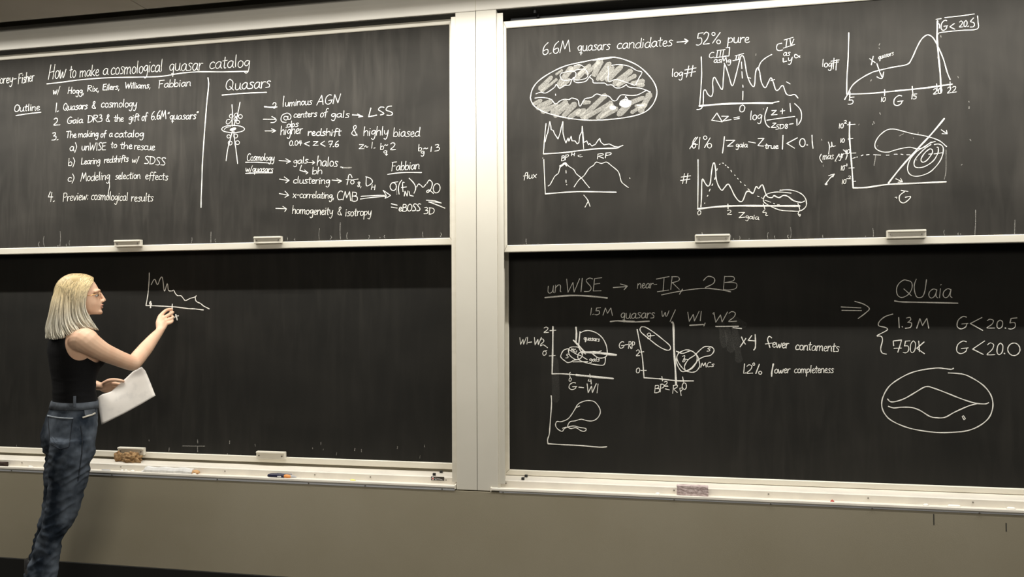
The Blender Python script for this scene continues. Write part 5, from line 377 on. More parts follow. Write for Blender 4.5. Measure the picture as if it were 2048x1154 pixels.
def board(code, x0, x1, z0, z1, y, fw, slate, label, side_l, side_r, top_f, bot_f, thick, group):
    o = empty('chalkboard', (x0, y, z0)); og = (x0, y, z0)
    tag(o, label, 'chalkboard', group)
    box('slate', x0-.004, x1+.004, y, y+.010, z0-.004, z1+.004, slate, o, 0, og)
    yf = y-.009; yb = y+thick
    def rail(ax0, ax1, az0, az1, quad):     # mitred rail with a rounded face
        V = []; F = []
        for yy, ins in ((yb, 0), (yf+.003, 0), (yf, .003)):
            c = Vector((sum(p[0] for p in quad)/4, 0, sum(p[1] for p in quad)/4))
            for px, pz in quad: V.append((px+(ins if px < c.x else -ins)-x0, yy-y, pz+(ins if pz < c.z else -ins)-z0))
        for L_ in (0, 4): F += [(L_+k, L_+(k+1) % 4, L_+4+(k+1) % 4, L_+4+k) for k in range(4)]
        F += [(8, 9, 10, 11), (3, 2, 1, 0)]
        r = mesh('frame_rail', V, F, 'rail', o); bm = bmesh.new(); bm.from_mesh(r.data); bmesh.ops.recalc_face_normals(bm, faces=bm.faces); bm.to_mesh(r.data); bm.free()
    X0, X1, Z0, Z1 = x0-side_l, x1+side_r, z0-bot_f, z1+top_f; g = .0006
    rail(0, 0, 0, 0, [(X0+g, Z0), (X1-g, Z0), (x1-g, z0), (x0+g, z0)]); rail(0, 0, 0, 0, [(X0+g, Z1), (X1-g, Z1), (x1-g, z1), (x0+g, z1)])
    rail(0, 0, 0, 0, [(X0, Z0+g), (x0, z0+g), (x0, z1-g), (X0, Z1-g)]); rail(0, 0, 0, 0, [(X1, Z0+g), (x1, z0+g), (x1, z1-g), (X1, Z1-g)])
    names = dict(title='chalk_heading', quasar_heading='chalk_heading', headline='chalk_heading', wise_heading='chalk_heading', author_list='chalk_writing', outline='chalk_list', fact_list='chalk_list', cosmology_list='chalk_list',
                 divider='chalk_line', jet_drawing='chalk_drawing', sky_map='chalk_drawing', oval_map='chalk_drawing', result_note='chalk_writing', comparison_note='chalk_writing', catalog_summary='chalk_writing', chalk_specks='chalk_specks', chalk_drips='chalk_drips')
    i = 0
    for (b, g_, k), s in CHALK.items():
        if b != code: continue
        i += 1; g_ = g_.split('/')[0]; nm = 'chalk_label' if g_.endswith('_label') else names.get(g_, 'chalk_plot')
        if k == 'd' and not nm.startswith('chalk_s') and not nm.startswith('chalk_d'): nm = 'chalk_shading'
        if k == 'd' and g_ == 'sky_map': nm = 'chalk_shading'
        sp = s.split('|')
        if k == 'c' and nm in ('chalk_plot', 'chalk_drawing', 'chalk_line'):   # long drawn lines are parts of their own
            rest = []
            for q in sp:
                n = [int(v) for v in q.split()[1:]]; L_ = sum(math.hypot(n[i], n[i+1]) for i in range(2, len(n), 2))/2000
                if L_ > .11: stroke_mesh('chalk_line', [q], 'chalk', o, .0012)
                else: rest.append(q)
            sp = rest; nm = 'chalk_marks'
            if not sp: continue
        if k == 'f': nm = 'chalk_smear'
        r = stroke_mesh(nm, sp, {'d': 'dust', 'f': 'smear', 'c': 'chalk'}[k], o, {'d': .0008, 'f': .0004, 'c': .0012}[k])
        r['kind'] = 'stuff'
    return o, og
UL, ogUL = board('UL', -5.0, -1.0168, 1.796, 2.831, -.083, 0, 'slate_up', 'upper left blackboard with the talk title, outline list and quasar notes', .03, .024, .030, .034, .012, None)
LL, ogLL = board('LL', -5.0, -1.020, .703, 1.86, 0.0, 0, 'slate_lo', 'lower left blackboard, nearly empty, the woman draws a small curve on it', .03, .03, .03, .031, .010, None)
UR, ogUR = board('UR', -.7262, 2.70, 1.7505, 2.7725, -.130, 0, 'slate_up', 'upper right blackboard with the shaded oval sky map and six plots', .0163, .03, .033, .0335, .012, None)
LR, ogLR = board('LR', -.7465, 2.70, .682, 1.86, 0.0, 0, 'slate_lo', 'lower right blackboard with small axis plots and a large oval with lens shape', .027, .03, .03, .026, .010, None)
def grip(o, og, x0, x1, z0, z1, y):
    g = box('pull_grip', x0, x1, y-.018, y, z0, z1, 'rail', o, .003, og)
    h = (z1-z0)
    box('grip_lip', x0+.002, x1-.002, y-.026, y-.016, z1-.010, z1, 'rail', g, .003, og)
    for x in (x0+.016, x1-.016):
        bm = bmesh.new(); bmesh.ops.create_cone(bm, cap_ends=True, segments=12, radius1=.0042, radius2=.003, depth=.004, matrix=Matrix.Translation(Vector((x, y-.020, z0+h*.45))-Vector(og)) @ Matrix.Rotation(math.pi/2, 4, 'X'))
        me = bpy.data.meshes.new('screw'); bm.to_mesh(me); bm.free(); link('screw', me, 'screw', g)
grip(UL, ogUL, -2.834, -2.678, 1.787, 1.822, -.092); grip(UL, ogUL, -2.035, -1.884, 1.787, 1.822, -.092)
grip(LL, ogLL, -2.868, -2.712, .690, .728, -.009); grip(LL, ogLL, -2.064, -1.905, .692, .732, -.009)
grip(UR, ogUR, .127, .277, 1.742, 1.778, -.139); grip(UR, ogUR, .917, 1.070, 1.742, 1.778, -.139)
# cavity above the right board: guide rail and two black bolts
cr = tag(box('upper_guide_rail', -.72, 2.7, -.056, -.046, 2.832, 2.8475, 'cavrail'), 'grey steel guide rail in the slot above the upper right blackboard', 'rail')
for x, y, z in ((-.592, -.118, 2.849), (-.585, -.066, 2.849)):
    bm = bmesh.new(); bmesh.ops.create_cone(bm, cap_ends=True, segments=14, radius1=.008, radius2=.007, depth=.02, matrix=Matrix.Translation((x, y, z)))
    me = bpy.data.meshes.new('bolt'); bm.to_mesh(me); bm.free(); link('bolt', me, 'black', cr)

# ------------------------------------------------------------ chalk trays
PROF = [(.0, .6565), (-.094, .6545), (-.100, .6505), (-.1005, .621), (-.156, .6185), (-.158, .629), (-.162, .6315), (-.167, .629), (-.168, .621), (-.163, .616), (-.10, .6155), (.0, .6155)]
def tray(x0, x1, label, screws, dz):
    og = (x0, 0, .6); o = empty('chalk_tray', (x0, 0, .6+dz)); tag(o, label, 'chalk tray')
    prism('trough', PROF, x0, x1, 'tray', o, og)
    cap = [(-.02, .6565), (-.1015, .6565), (-.102, .645), (-.169, .632), (-.170, .615), (-.10, .614), (-.02, .614)]
    x = (x1-.001, x1+.003) if x1 < 0 else (x0-.003, x0+.001); prism('end_cap', cap, x[0], x[1], 'rail', o, og)
    bx0, bx1 = (x0, -.975) if x1 < 0 else (-.762, x1)
    box('wall_bracket', bx0, bx1, -.1665, -.10, .6085-dz, .6158, 'under', o, .001, og)
    for x in screws:
        for yy, zz in ((-.1015, .639), (-.1675, .6120)):
            bm = bmesh.new(); bmesh.ops.create_cone(bm, cap_ends=True, segments=10, radius1=.0036, radius2=.003, depth=.003, matrix=Matrix.Translation(Vector((x*.986, yy, zz))-Vector(og)) @ Matrix.Rotation(math.pi/2, 4, 'X'))
            me = bpy.data.meshes.new('screw'); bm.to_mesh(me); bm.free(); link('screw', me, 'screw', o)
    return o
TLdz, TRdz = .002, -.002
tray(-5.0, -.973, 'long pale metal chalk tray under the lower left blackboard', (-4.1, -3.44, -2.83, -2.225, -1.73, -1.436, -1.05), TLdz)
tray(-.800, 2.70, 'long pale metal chalk tray under the lower right blackboard', (-.755, .026, .437, .85, 1.264, 2.0), TRdz)
FL = .6200+TLdz; FR = .6200+TRdz                                    # tray floor height near the lip

def lump(name, loc, size, mt, seed, amp=.35, label=None, cat=None, group=None, parent=None, sub=3, freq=2.5):
    bm = bmesh.new(); bmesh.ops.create_icosphere(bm, subdivisions=sub, radius=1)
    for v in bm.verts:
        n = noise.noise(v.co*freq+Vector((seed, seed*2, 0))); v.co *= 1+amp*n
        v.co = Vector((v.co.x*size[0], v.co.y*size[1], max(v.co.z, -.8)*size[2]))
    me = bpy.data.meshes.new(name); bm.to_mesh(me); bm.free(); me.polygons.foreach_set('use_smooth', [True]*len(me.polygons))
    o = link(name, me, mt, parent); o.location = loc
    if label: tag(o, label, cat, group)
    return o
lump('sponge', (-2.847, -.048, .680), (.020, .018, .027), 'sponge', 3, .5, 'small dark brown sponge piece on the tray left of the larger crumpled sponge', 'sponge', sub=4)
lump('sponge', (-2.766, -.050, .677), (.050, .024, .028), 'sponge', 8, .8, 'large crumpled light brown sponge on the tray beside the woman', 'sponge', sub=4, freq=3)
# long white wrapper, open at its brown end
w_o = empty('chalk_packet', (-2.489, -.130, FL+.0045)); tag(w_o, 'long white paper packet with a tan open end lying in the left tray', 'packet')
V, F = [], []; n = 26
for i in range(n+1):
    x = -.15+.288*i/n; wv = .0035*math.sin(i*.9)+.002*math.sin(i*2.3); h = .027+.002*math.sin(i*.7) if i > 1 else .008
    dy = .017+wv*.5
    for yy, zz in ((-dy, 0), (-dy, h*.55), (-dy*.6, h+wv*.4), (dy*.6, h), (dy, h*.6), (dy, 0)): V.append((x, yy, zz))
for i in range(n):
    for k in range(6): F.append((i*6+k, i*6+(k+1) % 6, (i+1)*6+(k+1) % 6, (i+1)*6+k))
F += [(5, 4, 3, 2, 1, 0), tuple(range(n*6, n*6+6))]
mesh('paper_sleeve', V, F, 'wrapper', w_o)
lump('torn_end', (.150, -.002, .0095), (.020, .017, .011), 'tan', 5, .5, parent=w_o)
lump('packet_chalk', (.152, -.016, .004), (.012, .006, .005), 'chalk_solid', 2, .2, parent=w_o)
for i, (x, y, sx, fl, lb) in enumerate(((-2.752, -.140, .008, FL, 'white chalk crumb nearest the sponge, leftmost of three in a row'), (-2.728, -.140, .008, FL, 'white chalk crumb in the middle of three below the sponge'), (-2.692, -.140, .012, FL, 'largest white chalk crumb of three, nearest the paper packet'),
        (-3.300, -.140, .016, FL, 'white chalk crumb in the tray left of the woman'), (-.047, -.140, .011, FR, 'white chalk crumb in the right tray left of the felt eraser'), (1.053, -.140, .012, FR, 'small flat white chalk piece left of the two stubs at the right end'),
        (.686, -.140, .008, FR, 'tiny reddish chalk crumb in the right tray'), (-1.49, -.140, .014, FL, 'yellow chalk crumb in the left tray near its right end'))):
    lump('chalk_crumb', (x, y, fl+.0072), (sx, .008, .0080), 'red' if 'reddish' in lb else ('yellow' if 'yellow' in lb else 'chalk_solid'), i, .3, lb, 'chalk', sub=2)
def stick(name, p0, p1, r, mt, label=None, cat=None, parent=None):
    mid = (Vector(p0)+Vector(p1))/2; V, F = tube_data([tuple(Vector(p0)-mid)+(r,), tuple(Vector(p1)-mid)+(r*.92,)], 14, 1)
    o = mesh(name, V, F, mt, parent, True); o.location = mid
    if label: tag(o, label, cat)
    return o
stick('chalk_stick', (1.142, -.143, FR+.0088), (1.178, -.143, FR+.0088), .0078, 'chalk_solid', 'white chalk stub, longer of two lying at the right end of the tray', 'chalk')
stick('chalk_stick', (1.364, -.143, FR+.0088), (1.383, -.143, FR+.0088), .0078, 'chalk_solid', 'short white chalk stub at the far right end of the tray', 'chalk')
stick('chalk_stick', (-2.865, -.142, FL+.0070), (-2.825, -.142, FL+.0070), .0055, 'under', 'grey chalk stub in the tray just right of the woman\'s jeans', 'chalk')
# navy chalk holder with orange end
h_o = empty('chalk_holder', (-1.876, -.134, FL+.0135)); tag(h_o, 'navy blue plastic chalk holder with an orange end in the left tray', 'chalk holder')
V, F = tube_data([(-.056, 0, 0, .009), (-.045, 0, 0, .0115), (.0, 0, 0, .0125), (.030, 0, -.001, .011)], 16, 3); mesh('barrel', V, F, 'navy', h_o, True)
V, F = tube_data([(.030, -.002, 0, .0095), (.045, -.006, 0, .0105), (.055, -.004, 0, .007)], 14, 3); mesh('orange_end', V, F, 'orange', h_o, True)
box('pale_print', -.006, .014, -.0131, -.0118, -.003, .003, 'white', h_o, .0004)
V, F = tube_data([(.056, 0, 0, .007), (.075, .006, -.002, .005), (.085, .008, -.004, .002)], 10, 2); mesh('smudged_tip', V, F, 'under', h_o, True)
box('clip', -.02, .06, .010, .013, .004, .012, 'under', h_o, .001)
# sticker, rubber stops, erasers
s_o = box('maker_sticker', -1.109, -1.044, -.1030, -.1006, .6355+TLdz, .6535+TLdz, 'sticker', None, .0003, (-1.076, -.1030, .6465)); s_o.location = (-1.076, -.1030, .6465)
tag(s_o, 'small dark label with red round mark at right end of left tray', 'label')
def disc(name, x, z, rx, rz, mt, parent, y=-.0004):
    V = [(x+rx*math.cos(t*math.pi/8), y, z+rz*math.sin(t*math.pi/8)) for t in range(16)] + [(x+rx*math.cos(t*math.pi/8), y+.0004, z+rz*math.sin(t*math.pi/8)) for t in range(16)]
    F = [tuple(range(16))] + [(k, (k+1) % 16, (k+1) % 16+16, k+16) for k in range(16)]; return mesh(name, V, F, mt, parent)
disc('round_mark', -.0235, .0, .0065, .0065, 'white', s_o, -.0006); disc('round_mark_centre', -.0235, 0, .0045, .0045, 'red', s_o, -.0010)
V, F = [], []                                                    # cursive scrawl of the maker's mark
cv = [(-.008, .004), (-.013, .001), (-.012, -.004), (-.006, -.004), (-.003, .004), (-.001, -.003), (.002, .001), (.004, -.003), (.006, .001), (.008, -.003), (.011, .0), (.014, -.004), (.018, -.003), (.024, -.005)]
for i, (a, b) in enumerate(cv): V += [(a, -.0005, b+.0009), (a, -.0005, b-.0009)]
F = [(2*i, 2*i+1, 2*i+3, 2*i+2) for i in range(len(cv)-1)]; mesh('script_mark', V, F, 'white', s_o)
def stop(x, z, label, y): o = box('rubber_stop', -.007, .007, -.006, .006, 0, .011, 'black', None, .0015); o.location = (x, y, z); tag(o, label, 'stop')
stop(-1.098, .6555+TLdz, 'black rubber stop on the left tray edge, above the maker label', -.086); stop(-1.080, .6568+TLdz, 'black rubber stop tucked under the lower left board frame', -.030)
stop(-.666, .6555+TRdz, 'black rubber stop at the left end of the right tray edge', -.086); stop(-.661, .6565+TRdz, 'black rubber stop on the lower right board frame corner', -.030)
e_o = empty('felt_eraser', (.105, -.134, FR)); tag(e_o, 'dusty pink felt eraser leaning in the right tray', 'eraser')
bm = bmesh.new(); bmesh.ops.create_cube(bm, size=1); bmesh.ops.subdivide_edges(bm, edges=bm.edges[:], cuts=6, use_grid_fill=True)
for v in bm.verts: v.co = Vector((v.co.x*.134, v.co.y*.034, v.co.z*.046+.028))+Vector((noise.noise(v.co*9)*.0015, noise.noise(v.co*9+Vector((5, 0, 0)))*.002, noise.noise(v.co*9+Vector((0, 5, 0)))*.0015))
me = bpy.data.meshes.new('felt_pad'); bm.to_mesh(me); bm.free(); link('felt_pad', me, 'felt', e_o)
box('eraser_base', -.0665, .0665, -.0172, .0165, 0, .006, 'felt_dark', e_o, .001)
d_o = box('felt_eraser', -.12, .0, -.016, .016, 0, .024, 'black_felt', None, .004); d_o.location = (-3.46, -.132, FL+.0015); tag(d_o, 'dark eraser at the far left end of the tray, cut by the photo edge', 'eraser')

# ------------------------------------------------------------ the woman at the board
PERSON_AT = [-2.7266,-0.5,0]
TORSO = [[0.0202,1.4384,0.0331,0.05],[0.0184,1.4102,0.0331,0.047],[0.0166,1.3865,0.0332,0.055],[0.0108,1.3702,0.048,0.085],[-0.0009,1.3516,0.0613,0.125],[-0.0066,1.3306,0.0696,0.148],[-0.0071,1.2978,0.0839,0.146],[-0.0031,1.2625,0.0931,0.138],[0.0013,1.2272,0.0938,0.132],[-0.0001,1.1874,0.0881,0.126],[-0.0028,1.129,0.0768,0.114],[-0.0019,1.0705,0.076,0.11],[0.0006,1.0282,0.0764,0.113],[-0.0064,0.9773,0.0826,0.125],[-0.0169,0.9199,0.086,0.142],[-0.0244,0.8623,0.0885,0.15],[-0.0241,0.8112,0.0797,0.15]]
JEANS_TOP = [[0.0012,1.0282,0.0811,0.118],[-0.0025,1.0004,0.0855,0.125],[-0.0082,0.9705,0.0905,0.134],[-0.0128,0.9358,0.0932,0.146],[-0.0199,0.8968,0.0957,0.156],[-0.0241,0.8623,0.0962,0.16],[-0.023,0.8227,0.089,0.16],[-0.0188,0.7851,0.0789,0.156]]
NEAR_LEG = [[-0.0072,-0.085,0.8692,0.0877,0.085],[-0.013,-0.085,0.7818,0.0859,0.09],[-0.0175,-0.085,0.7234,0.0819,0.086],[-0.0197,-0.085,0.6874,0.0793,0.083],[-0.0296,-0.085,0.6228,0.0736,0.078],[-0.0423,-0.085,0.5567,0.0688,0.074],[-0.0639,-0.085,0.4871,0.0611,0.067],[-0.0842,-0.085,0.446,0.0501,0.06],[-0.0912,-0.085,0.4181,0.0495,0.058],[-0.1009,-0.085,0.3755,0.0518,0.057],[-0.1132,-0.085,0.3208,0.0568,0.058],[-0.12,-0.085,0.2873,0.061,0.06],[-0.1293,-0.085,0.2146,0.0642,0.062]]
FAR_LEG = [[-0.0324,0.085,0.8463,0.0824,0.085],[-0.0326,0.085,0.7551,0.0834,0.09],[-0.0372,0.085,0.6949,0.0843,0.086],[-0.0421,0.085,0.6576,0.079,0.083],[-0.0488,0.085,0.5898,0.0717,0.078],[-0.063,0.085,0.521,0.0658,0.074],[-0.0735,0.085,0.485,0.0641,0.07],[-0.0838,0.085,0.4485,0.0583,0.067],[-0.1095,0.085,0.3769,0.0498,0.058],[-0.1195,0.085,0.3323,0.0501,0.057],[-0.131,0.085,0.2749,0.054,0.058],[-0.1366,0.085,0.2397,0.0578,0.06],[-0.1416,0.085,0.1634,0.0617,0.062]]
HEAD = [[0.0154,1.62,0.0185,0.035],[0.0146,1.6141,0.0381,0.052],[0.0118,1.6035,0.0555,0.064],[0.0101,1.5869,0.0698,0.071],[0.011,1.5681,0.0796,0.074],[0.0128,1.5515,0.0843,0.0745],[0.014,1.5351,0.0863,0.073],[0.0152,1.5186,0.0864,0.071],[0.0194,1.5021,0.0864,0.068],[0.0272,1.4855,0.084,0.062],[0.0339,1.4714,0.0765,0.055],[0.0411,1.4571,0.0673,0.048],[0.0539,1.4453,0.0556,0.038],[0.0612,1.4357,0.0421,0.028]]
LIMBS = {'right_arm':[[0.0196,-0.105,1.3102,0.052],[0.0393,-0.135,1.3176,0.058],[0.0595,-0.135,1.3011,0.052],[0.111,-0.115,1.2642,0.043],[0.1752,-0.07,1.2294,0.038],[0.2348,-0.035,1.2015,0.036],[0.2508,-0.02,1.2048,0.0355],[0.2697,0.005,1.227,0.036],[0.3058,0.05,1.2678,0.034],[0.3429,0.095,1.3125,0.027],[0.3705,0.125,1.3439,0.0205],[0.3787,0.14,1.3587,0.021]],'rp1':[[0.3764,0.14,1.3562,0.018],[0.3748,0.165,1.3916,0.017],[0.3824,0.2,1.4233,0.0115]],'rp2':[[0.3775,0.14,1.3587,0.018],[0.3802,0.16,1.389,0.018],[0.3894,0.185,1.4092,0.012]],'rp3':[[0.3806,0.135,1.3588,0.018],[0.3876,0.15,1.3839,0.017],[0.3975,0.17,1.3951,0.0115]],'rp4':[[0.3825,0.13,1.3563,0.016],[0.3954,0.145,1.3737,0.015],[0.4056,0.155,1.3836,0.0105]],'r_index':[[0.3823,0.2,1.4246,0.0105],[0.4097,0.228,1.4516,0.0088],[0.4329,0.245,1.4594,0.0075],[0.4433,0.252,1.458,0.0065]],'r_middle':[[0.3894,0.185,1.4092,0.011],[0.422,0.205,1.4294,0.0088],[0.4417,0.235,1.4383,0.0075],[0.4489,0.247,1.4435,0.0065]],'r_ring':[[0.3975,0.17,1.3951,0.0105],[0.43,0.188,1.41,0.0085],[0.4446,0.215,1.4174,0.0075],[0.4406,0.235,1.4239,0.0068]],'r_pinky':[[0.4056,0.155,1.3836,0.0095],[0.4309,0.172,1.3907,0.0077],[0.4403,0.195,1.4007,0.0067],[0.4334,0.21,1.4085,0.006]],'r_thumb':[[0.387,0.155,1.3659,0.013],[0.4079,0.205,1.3984,0.0115],[0.4264,0.238,1.4266,0.009],[0.4397,0.252,1.4462,0.007]],'left_arm':[[-0.062,0.12,1.325,0.048],[-0.055,0.15,1.28,0.045],[-0.045,0.21,1.16,0.038],[-0.03,0.245,1.085,0.036],[0.02,0.215,1.085,0.035],[0.065,0.18,1.09,0.027],[0.1089,0.15,1.081,0.0195],[0.1219,0.145,1.082,0.02]],'lp1':[[0.1154,0.148,1.0845,0.016],[0.1347,0.137,1.0894,0.016],[0.1562,0.128,1.0951,0.0105]],'lp2':[[0.1155,0.15,1.0819,0.016],[0.135,0.145,1.0813,0.016],[0.1588,0.138,1.0818,0.0108]],'lp3':[[0.1156,0.155,1.0766,0.015],[0.1353,0.153,1.0707,0.015],[0.1583,0.15,1.0685,0.0105]],'lp4':[[0.1158,0.158,1.0714,0.014],[0.1334,0.16,1.0603,0.014],[0.1554,0.16,1.0566,0.0095]],'l_thumb':[[0.1238,0.138,1.0923,0.0125],[0.1488,0.108,1.1094,0.0115],[0.1786,0.09,1.113,0.0088],[0.2077,0.0775,1.1064,0.007]],'l_index':[[0.1562,0.128,1.0951,0.0105],[0.1844,0.118,1.092,0.0085],[0.2059,0.105,1.0883,0.0075],[0.2189,0.1,1.0831,0.0067]],'l_middle':[[0.1588,0.138,1.0818,0.0108],[0.1893,0.128,1.0761,0.0087],[0.213,0.112,1.07,0.0076],[0.226,0.105,1.065,0.0068]],'l_ring':[[0.1583,0.15,1.0685,0.0102],[0.1877,0.138,1.0593,0.0083],[0.2114,0.122,1.0519,0.0073],[0.222,0.112,1.0473,0.0066]],'l_pinky':[[0.1554,0.16,1.0566,0.009],[0.1795,0.15,1.0438,0.0074],[0.1988,0.135,1.0366,0.0065],[0.2095,0.125,1.032,0.006]]}
NOSE = [[0.0993,-0.0,1.5403,0.007],[0.1078,-0.0,1.5249,0.0075],[0.1155,0.0,1.5117,0.0078],[0.1198,0.0,1.5046,0.0078]]
NOSTRIL = [[0.1126,-0.009,1.4992,0.0075],[0.1131,0.009,1.4994,0.0075]]
BROW = [[0.0794,-0.045,1.5428,0.008],[0.0922,-0.028,1.5492,0.0075],[0.0979,-0.01,1.5484,0.007]]
CHIN = [[0.0997,-0.012,1.4485,0.011],[0.1026,-0.0,1.4461,0.0115],[0.1003,0.012,1.4485,0.011]]
LIP_U = [[0.1035,-0.019,1.4775,0.0025],[0.1104,-0.01,1.4806,0.004],[0.1124,-0.0,1.4816,0.0042],[0.111,0.01,1.4807,0.004],[0.1045,0.019,1.4777,0.0025]]
LIP_L = [[0.1036,-0.017,1.4744,0.0025],[0.1091,-0.01,1.4697,0.0042],[0.111,-0.0,1.469,0.0046],[0.1096,0.01,1.4697,0.0042],[0.1044,0.017,1.4746,0.0025]]
EYES = [[0.0882,-0.032,1.5271],[0.0896,0.032,1.5282]]
BROWLINE = [[0.0742,-0.052,1.5339,0.0024],[0.0836,-0.045,1.5426,0.003],[0.0943,-0.028,1.5478,0.0028],[0.0993,-0.014,1.5448,0.0018]]
GLASS = {'temple':[[0.0422,-0.071,1.5234,0.0014],[0.0688,-0.07,1.527,0.0014],[0.0885,-0.06,1.532,0.0015]],'lens':[0.0992,-0.031,1.5278],'lens2':[0.1007,0.031,1.529],'bridge':[[0.1043,-0.012,1.5318,0.0013],[0.1069,-0.0,1.5349,0.0013],[0.1049,0.012,1.5322,0.0013]]}
HAIR = [[[0.0716,1.5925],[0.047,1.5447],[0.0412,1.4974],[0.0478,1.4524],[0.069,1.4048],[0.0965,1.3616]],[[0.0631,1.6066],[0.0304,1.5446],[0.0248,1.4855],[0.0355,1.4335],[0.0587,1.3931],[0.0818,1.369]],[[0.0443,1.6182],[0.0017,1.5397],[-0.0018,1.4691],[0.011,1.4149],[0.0339,1.3816],[0.0527,1.3695]],[[0.0256,1.6226],[-0.0249,1.5395],[-0.0343,1.4622],[-0.0277,1.4059],[-0.007,1.3681],[0.0095,1.3467]],[[0.0091,1.6247],[-0.0492,1.5394],[-0.0645,1.4507],[-0.066,1.3924],[-0.0535,1.3503],[-0.0412,1.329]],[[-0.0072,1.622],[-0.0693,1.5393],[-0.0886,1.4531],[-0.0999,1.3836],[-0.0975,1.3419],[-0.0873,1.3208]],[[-0.0194,1.6148],[-0.0834,1.5392],[-0.1044,1.4462],[-0.1177,1.377],[-0.1173,1.3423],[-0.1093,1.3282]]]
PAPER = {'left':[[0.098,0.1,1.0313],[0.1025,0.075,0.9852],[0.1127,0.04,0.9094]],'top':[[0.098,0.1,1.0313],[0.1144,0.1,1.0449],[0.1544,0.095,1.0552],[0.2083,0.086,1.1094],[0.2504,0.078,1.1535],[0.2866,0.07,1.1745]],'right':[[0.2866,0.07,1.1745],[0.3031,0.064,1.1534],[0.3246,0.045,1.0945],[0.3455,0.02,1.0329]],'bottom':[[0.1127,0.04,0.9094],[0.2141,0.03,0.9572],[0.2837,0.025,0.9956],[0.3455,0.02,1.0329]]}
DENIM = {'back_pocket':[[-0.1017,-0.3,0.9672],[-0.0049,-0.3,0.9661],[-0.0189,-0.3,0.8442],[-0.0524,-0.3,0.8367],[-0.0914,-0.3,0.8575]],'pocket_top':[[-0.1035,-0.3,0.9694],[-0.0536,-0.3,0.9671],[-0.003,-0.3,0.9649]],'front_pocket':[[0.0365,-0.3,1.0109],[0.0808,-0.3,1.0078],[0.0811,-0.3,0.977],[0.0599,-0.3,0.9699],[0.0406,-0.3,0.9757]],'frayed_lining':[[0.0312,-0.3,0.9655],[0.0445,-0.3,0.9689],[0.056,-0.3,0.9713],[0.0695,-0.3,0.9735],[0.081,-0.3,0.9792]],'side_seam':[[0.0258,-0.3,0.929],[0.0319,-0.3,0.8785],[0.0306,-0.3,0.8135],[0.0236,-0.3,0.7491],[0.0165,-0.3,0.685]],'belt_loop':[[0.0024,-0.3,1.0588],[0.0009,-0.3,1.0177]]}
CHALK_STICK = [[0.4355,0.246,1.4449],[0.4478,0.2733,1.4633]]

woman = empty('person', PERSON_AT, math.radians(40.91))
tag(woman, 'blonde woman in black sleeveless top and blue jeans writing on the lower left board', 'person')
TH = math.radians(25); FD = Vector((math.cos(TH), math.sin(TH), 0)); RD = Vector((math.sin(TH), -math.cos(TH), 0))
def torso_rings(rows, n=40, sub=3, grow=0, flat=.0):
    R = []
    for u, z, a, b in catmull_rows(rows, sub):
        ring = []
        for k in range(n):
            t = 2*math.pi*k/n; c, s = math.cos(t), math.sin(t); e = .88
            cc = math.copysign(abs(c)**e, c); ss = math.copysign(abs(s)**e, s)
            ring.append(Vector((u, 0, z))+FD*(a+grow)*cc+RD*(b+grow)*ss)
        R.append(ring)
    return R
def leg_rings(rows, n=28, sub=3, k_=1.0):
    R = []
    for u, v, z, a, b in catmull_rows(rows, sub): R.append([Vector((u+a*k_*math.cos(2*math.pi*k/n), v+b*k_*math.sin(2*math.pi*k/n), z)) for k in range(n)])
    return R
def low_leg(rows, dz=0):
    u, v, z, a, b = rows[-1]; return rows+[[u-.004, v, .09, a*.95, b*.95]]
hr = []
for u, z, a, w in catmull_rows(HEAD, 3):
    ring = []
    for k in range(36):
        t = 2*math.pi*k/36; c, s = math.cos(t), math.sin(t); fr = max(c, 0)
        ring.append(Vector((u+a*c, w*s*(1-.22*fr*fr), z)))
    hr.append(ring)
pieces = [rings_data(hr), rings_data(torso_rings(TORSO)), rings_data(leg_rings(low_leg(NEAR_LEG), k_=.72)), rings_data(leg_rings(low_leg(FAR_LEG), k_=.72))]
for nm, pts in LIMBS.items(): pieces.append(tube_data(pts, 18 if 'arm' in nm else 14, 4))
for pts in (NOSE, BROW, CHIN): pieces.append(tube_data(pts, 12, 3))
for x, y, z, r in NOSTRIL: pieces.append(tube_data([(x-.004, y, z, r), (x+.002, y, z, r*.9)], 10, 1))
# ears, chest and shoulder blade fullness
for s in (-1, 1): pieces.append(tube_data([(.005, s*.066, 1.520, .009), (.0, s*.070, 1.538, .010), (-.003, s*.069, 1.552, .008)], 10, 2))
for s in (-1, 1):
    c = Vector((.004, 0, 1.235))+FD*.052+RD*s*.062; pieces.append(tube_data([tuple(c-Vector((0, 0, .012)))+(.046,), tuple(c+Vector((0, 0, .02)))+(.042,)], 18, 2))
body = fuse('body', pieces, 'skin', woman, .0032, 5, .5)
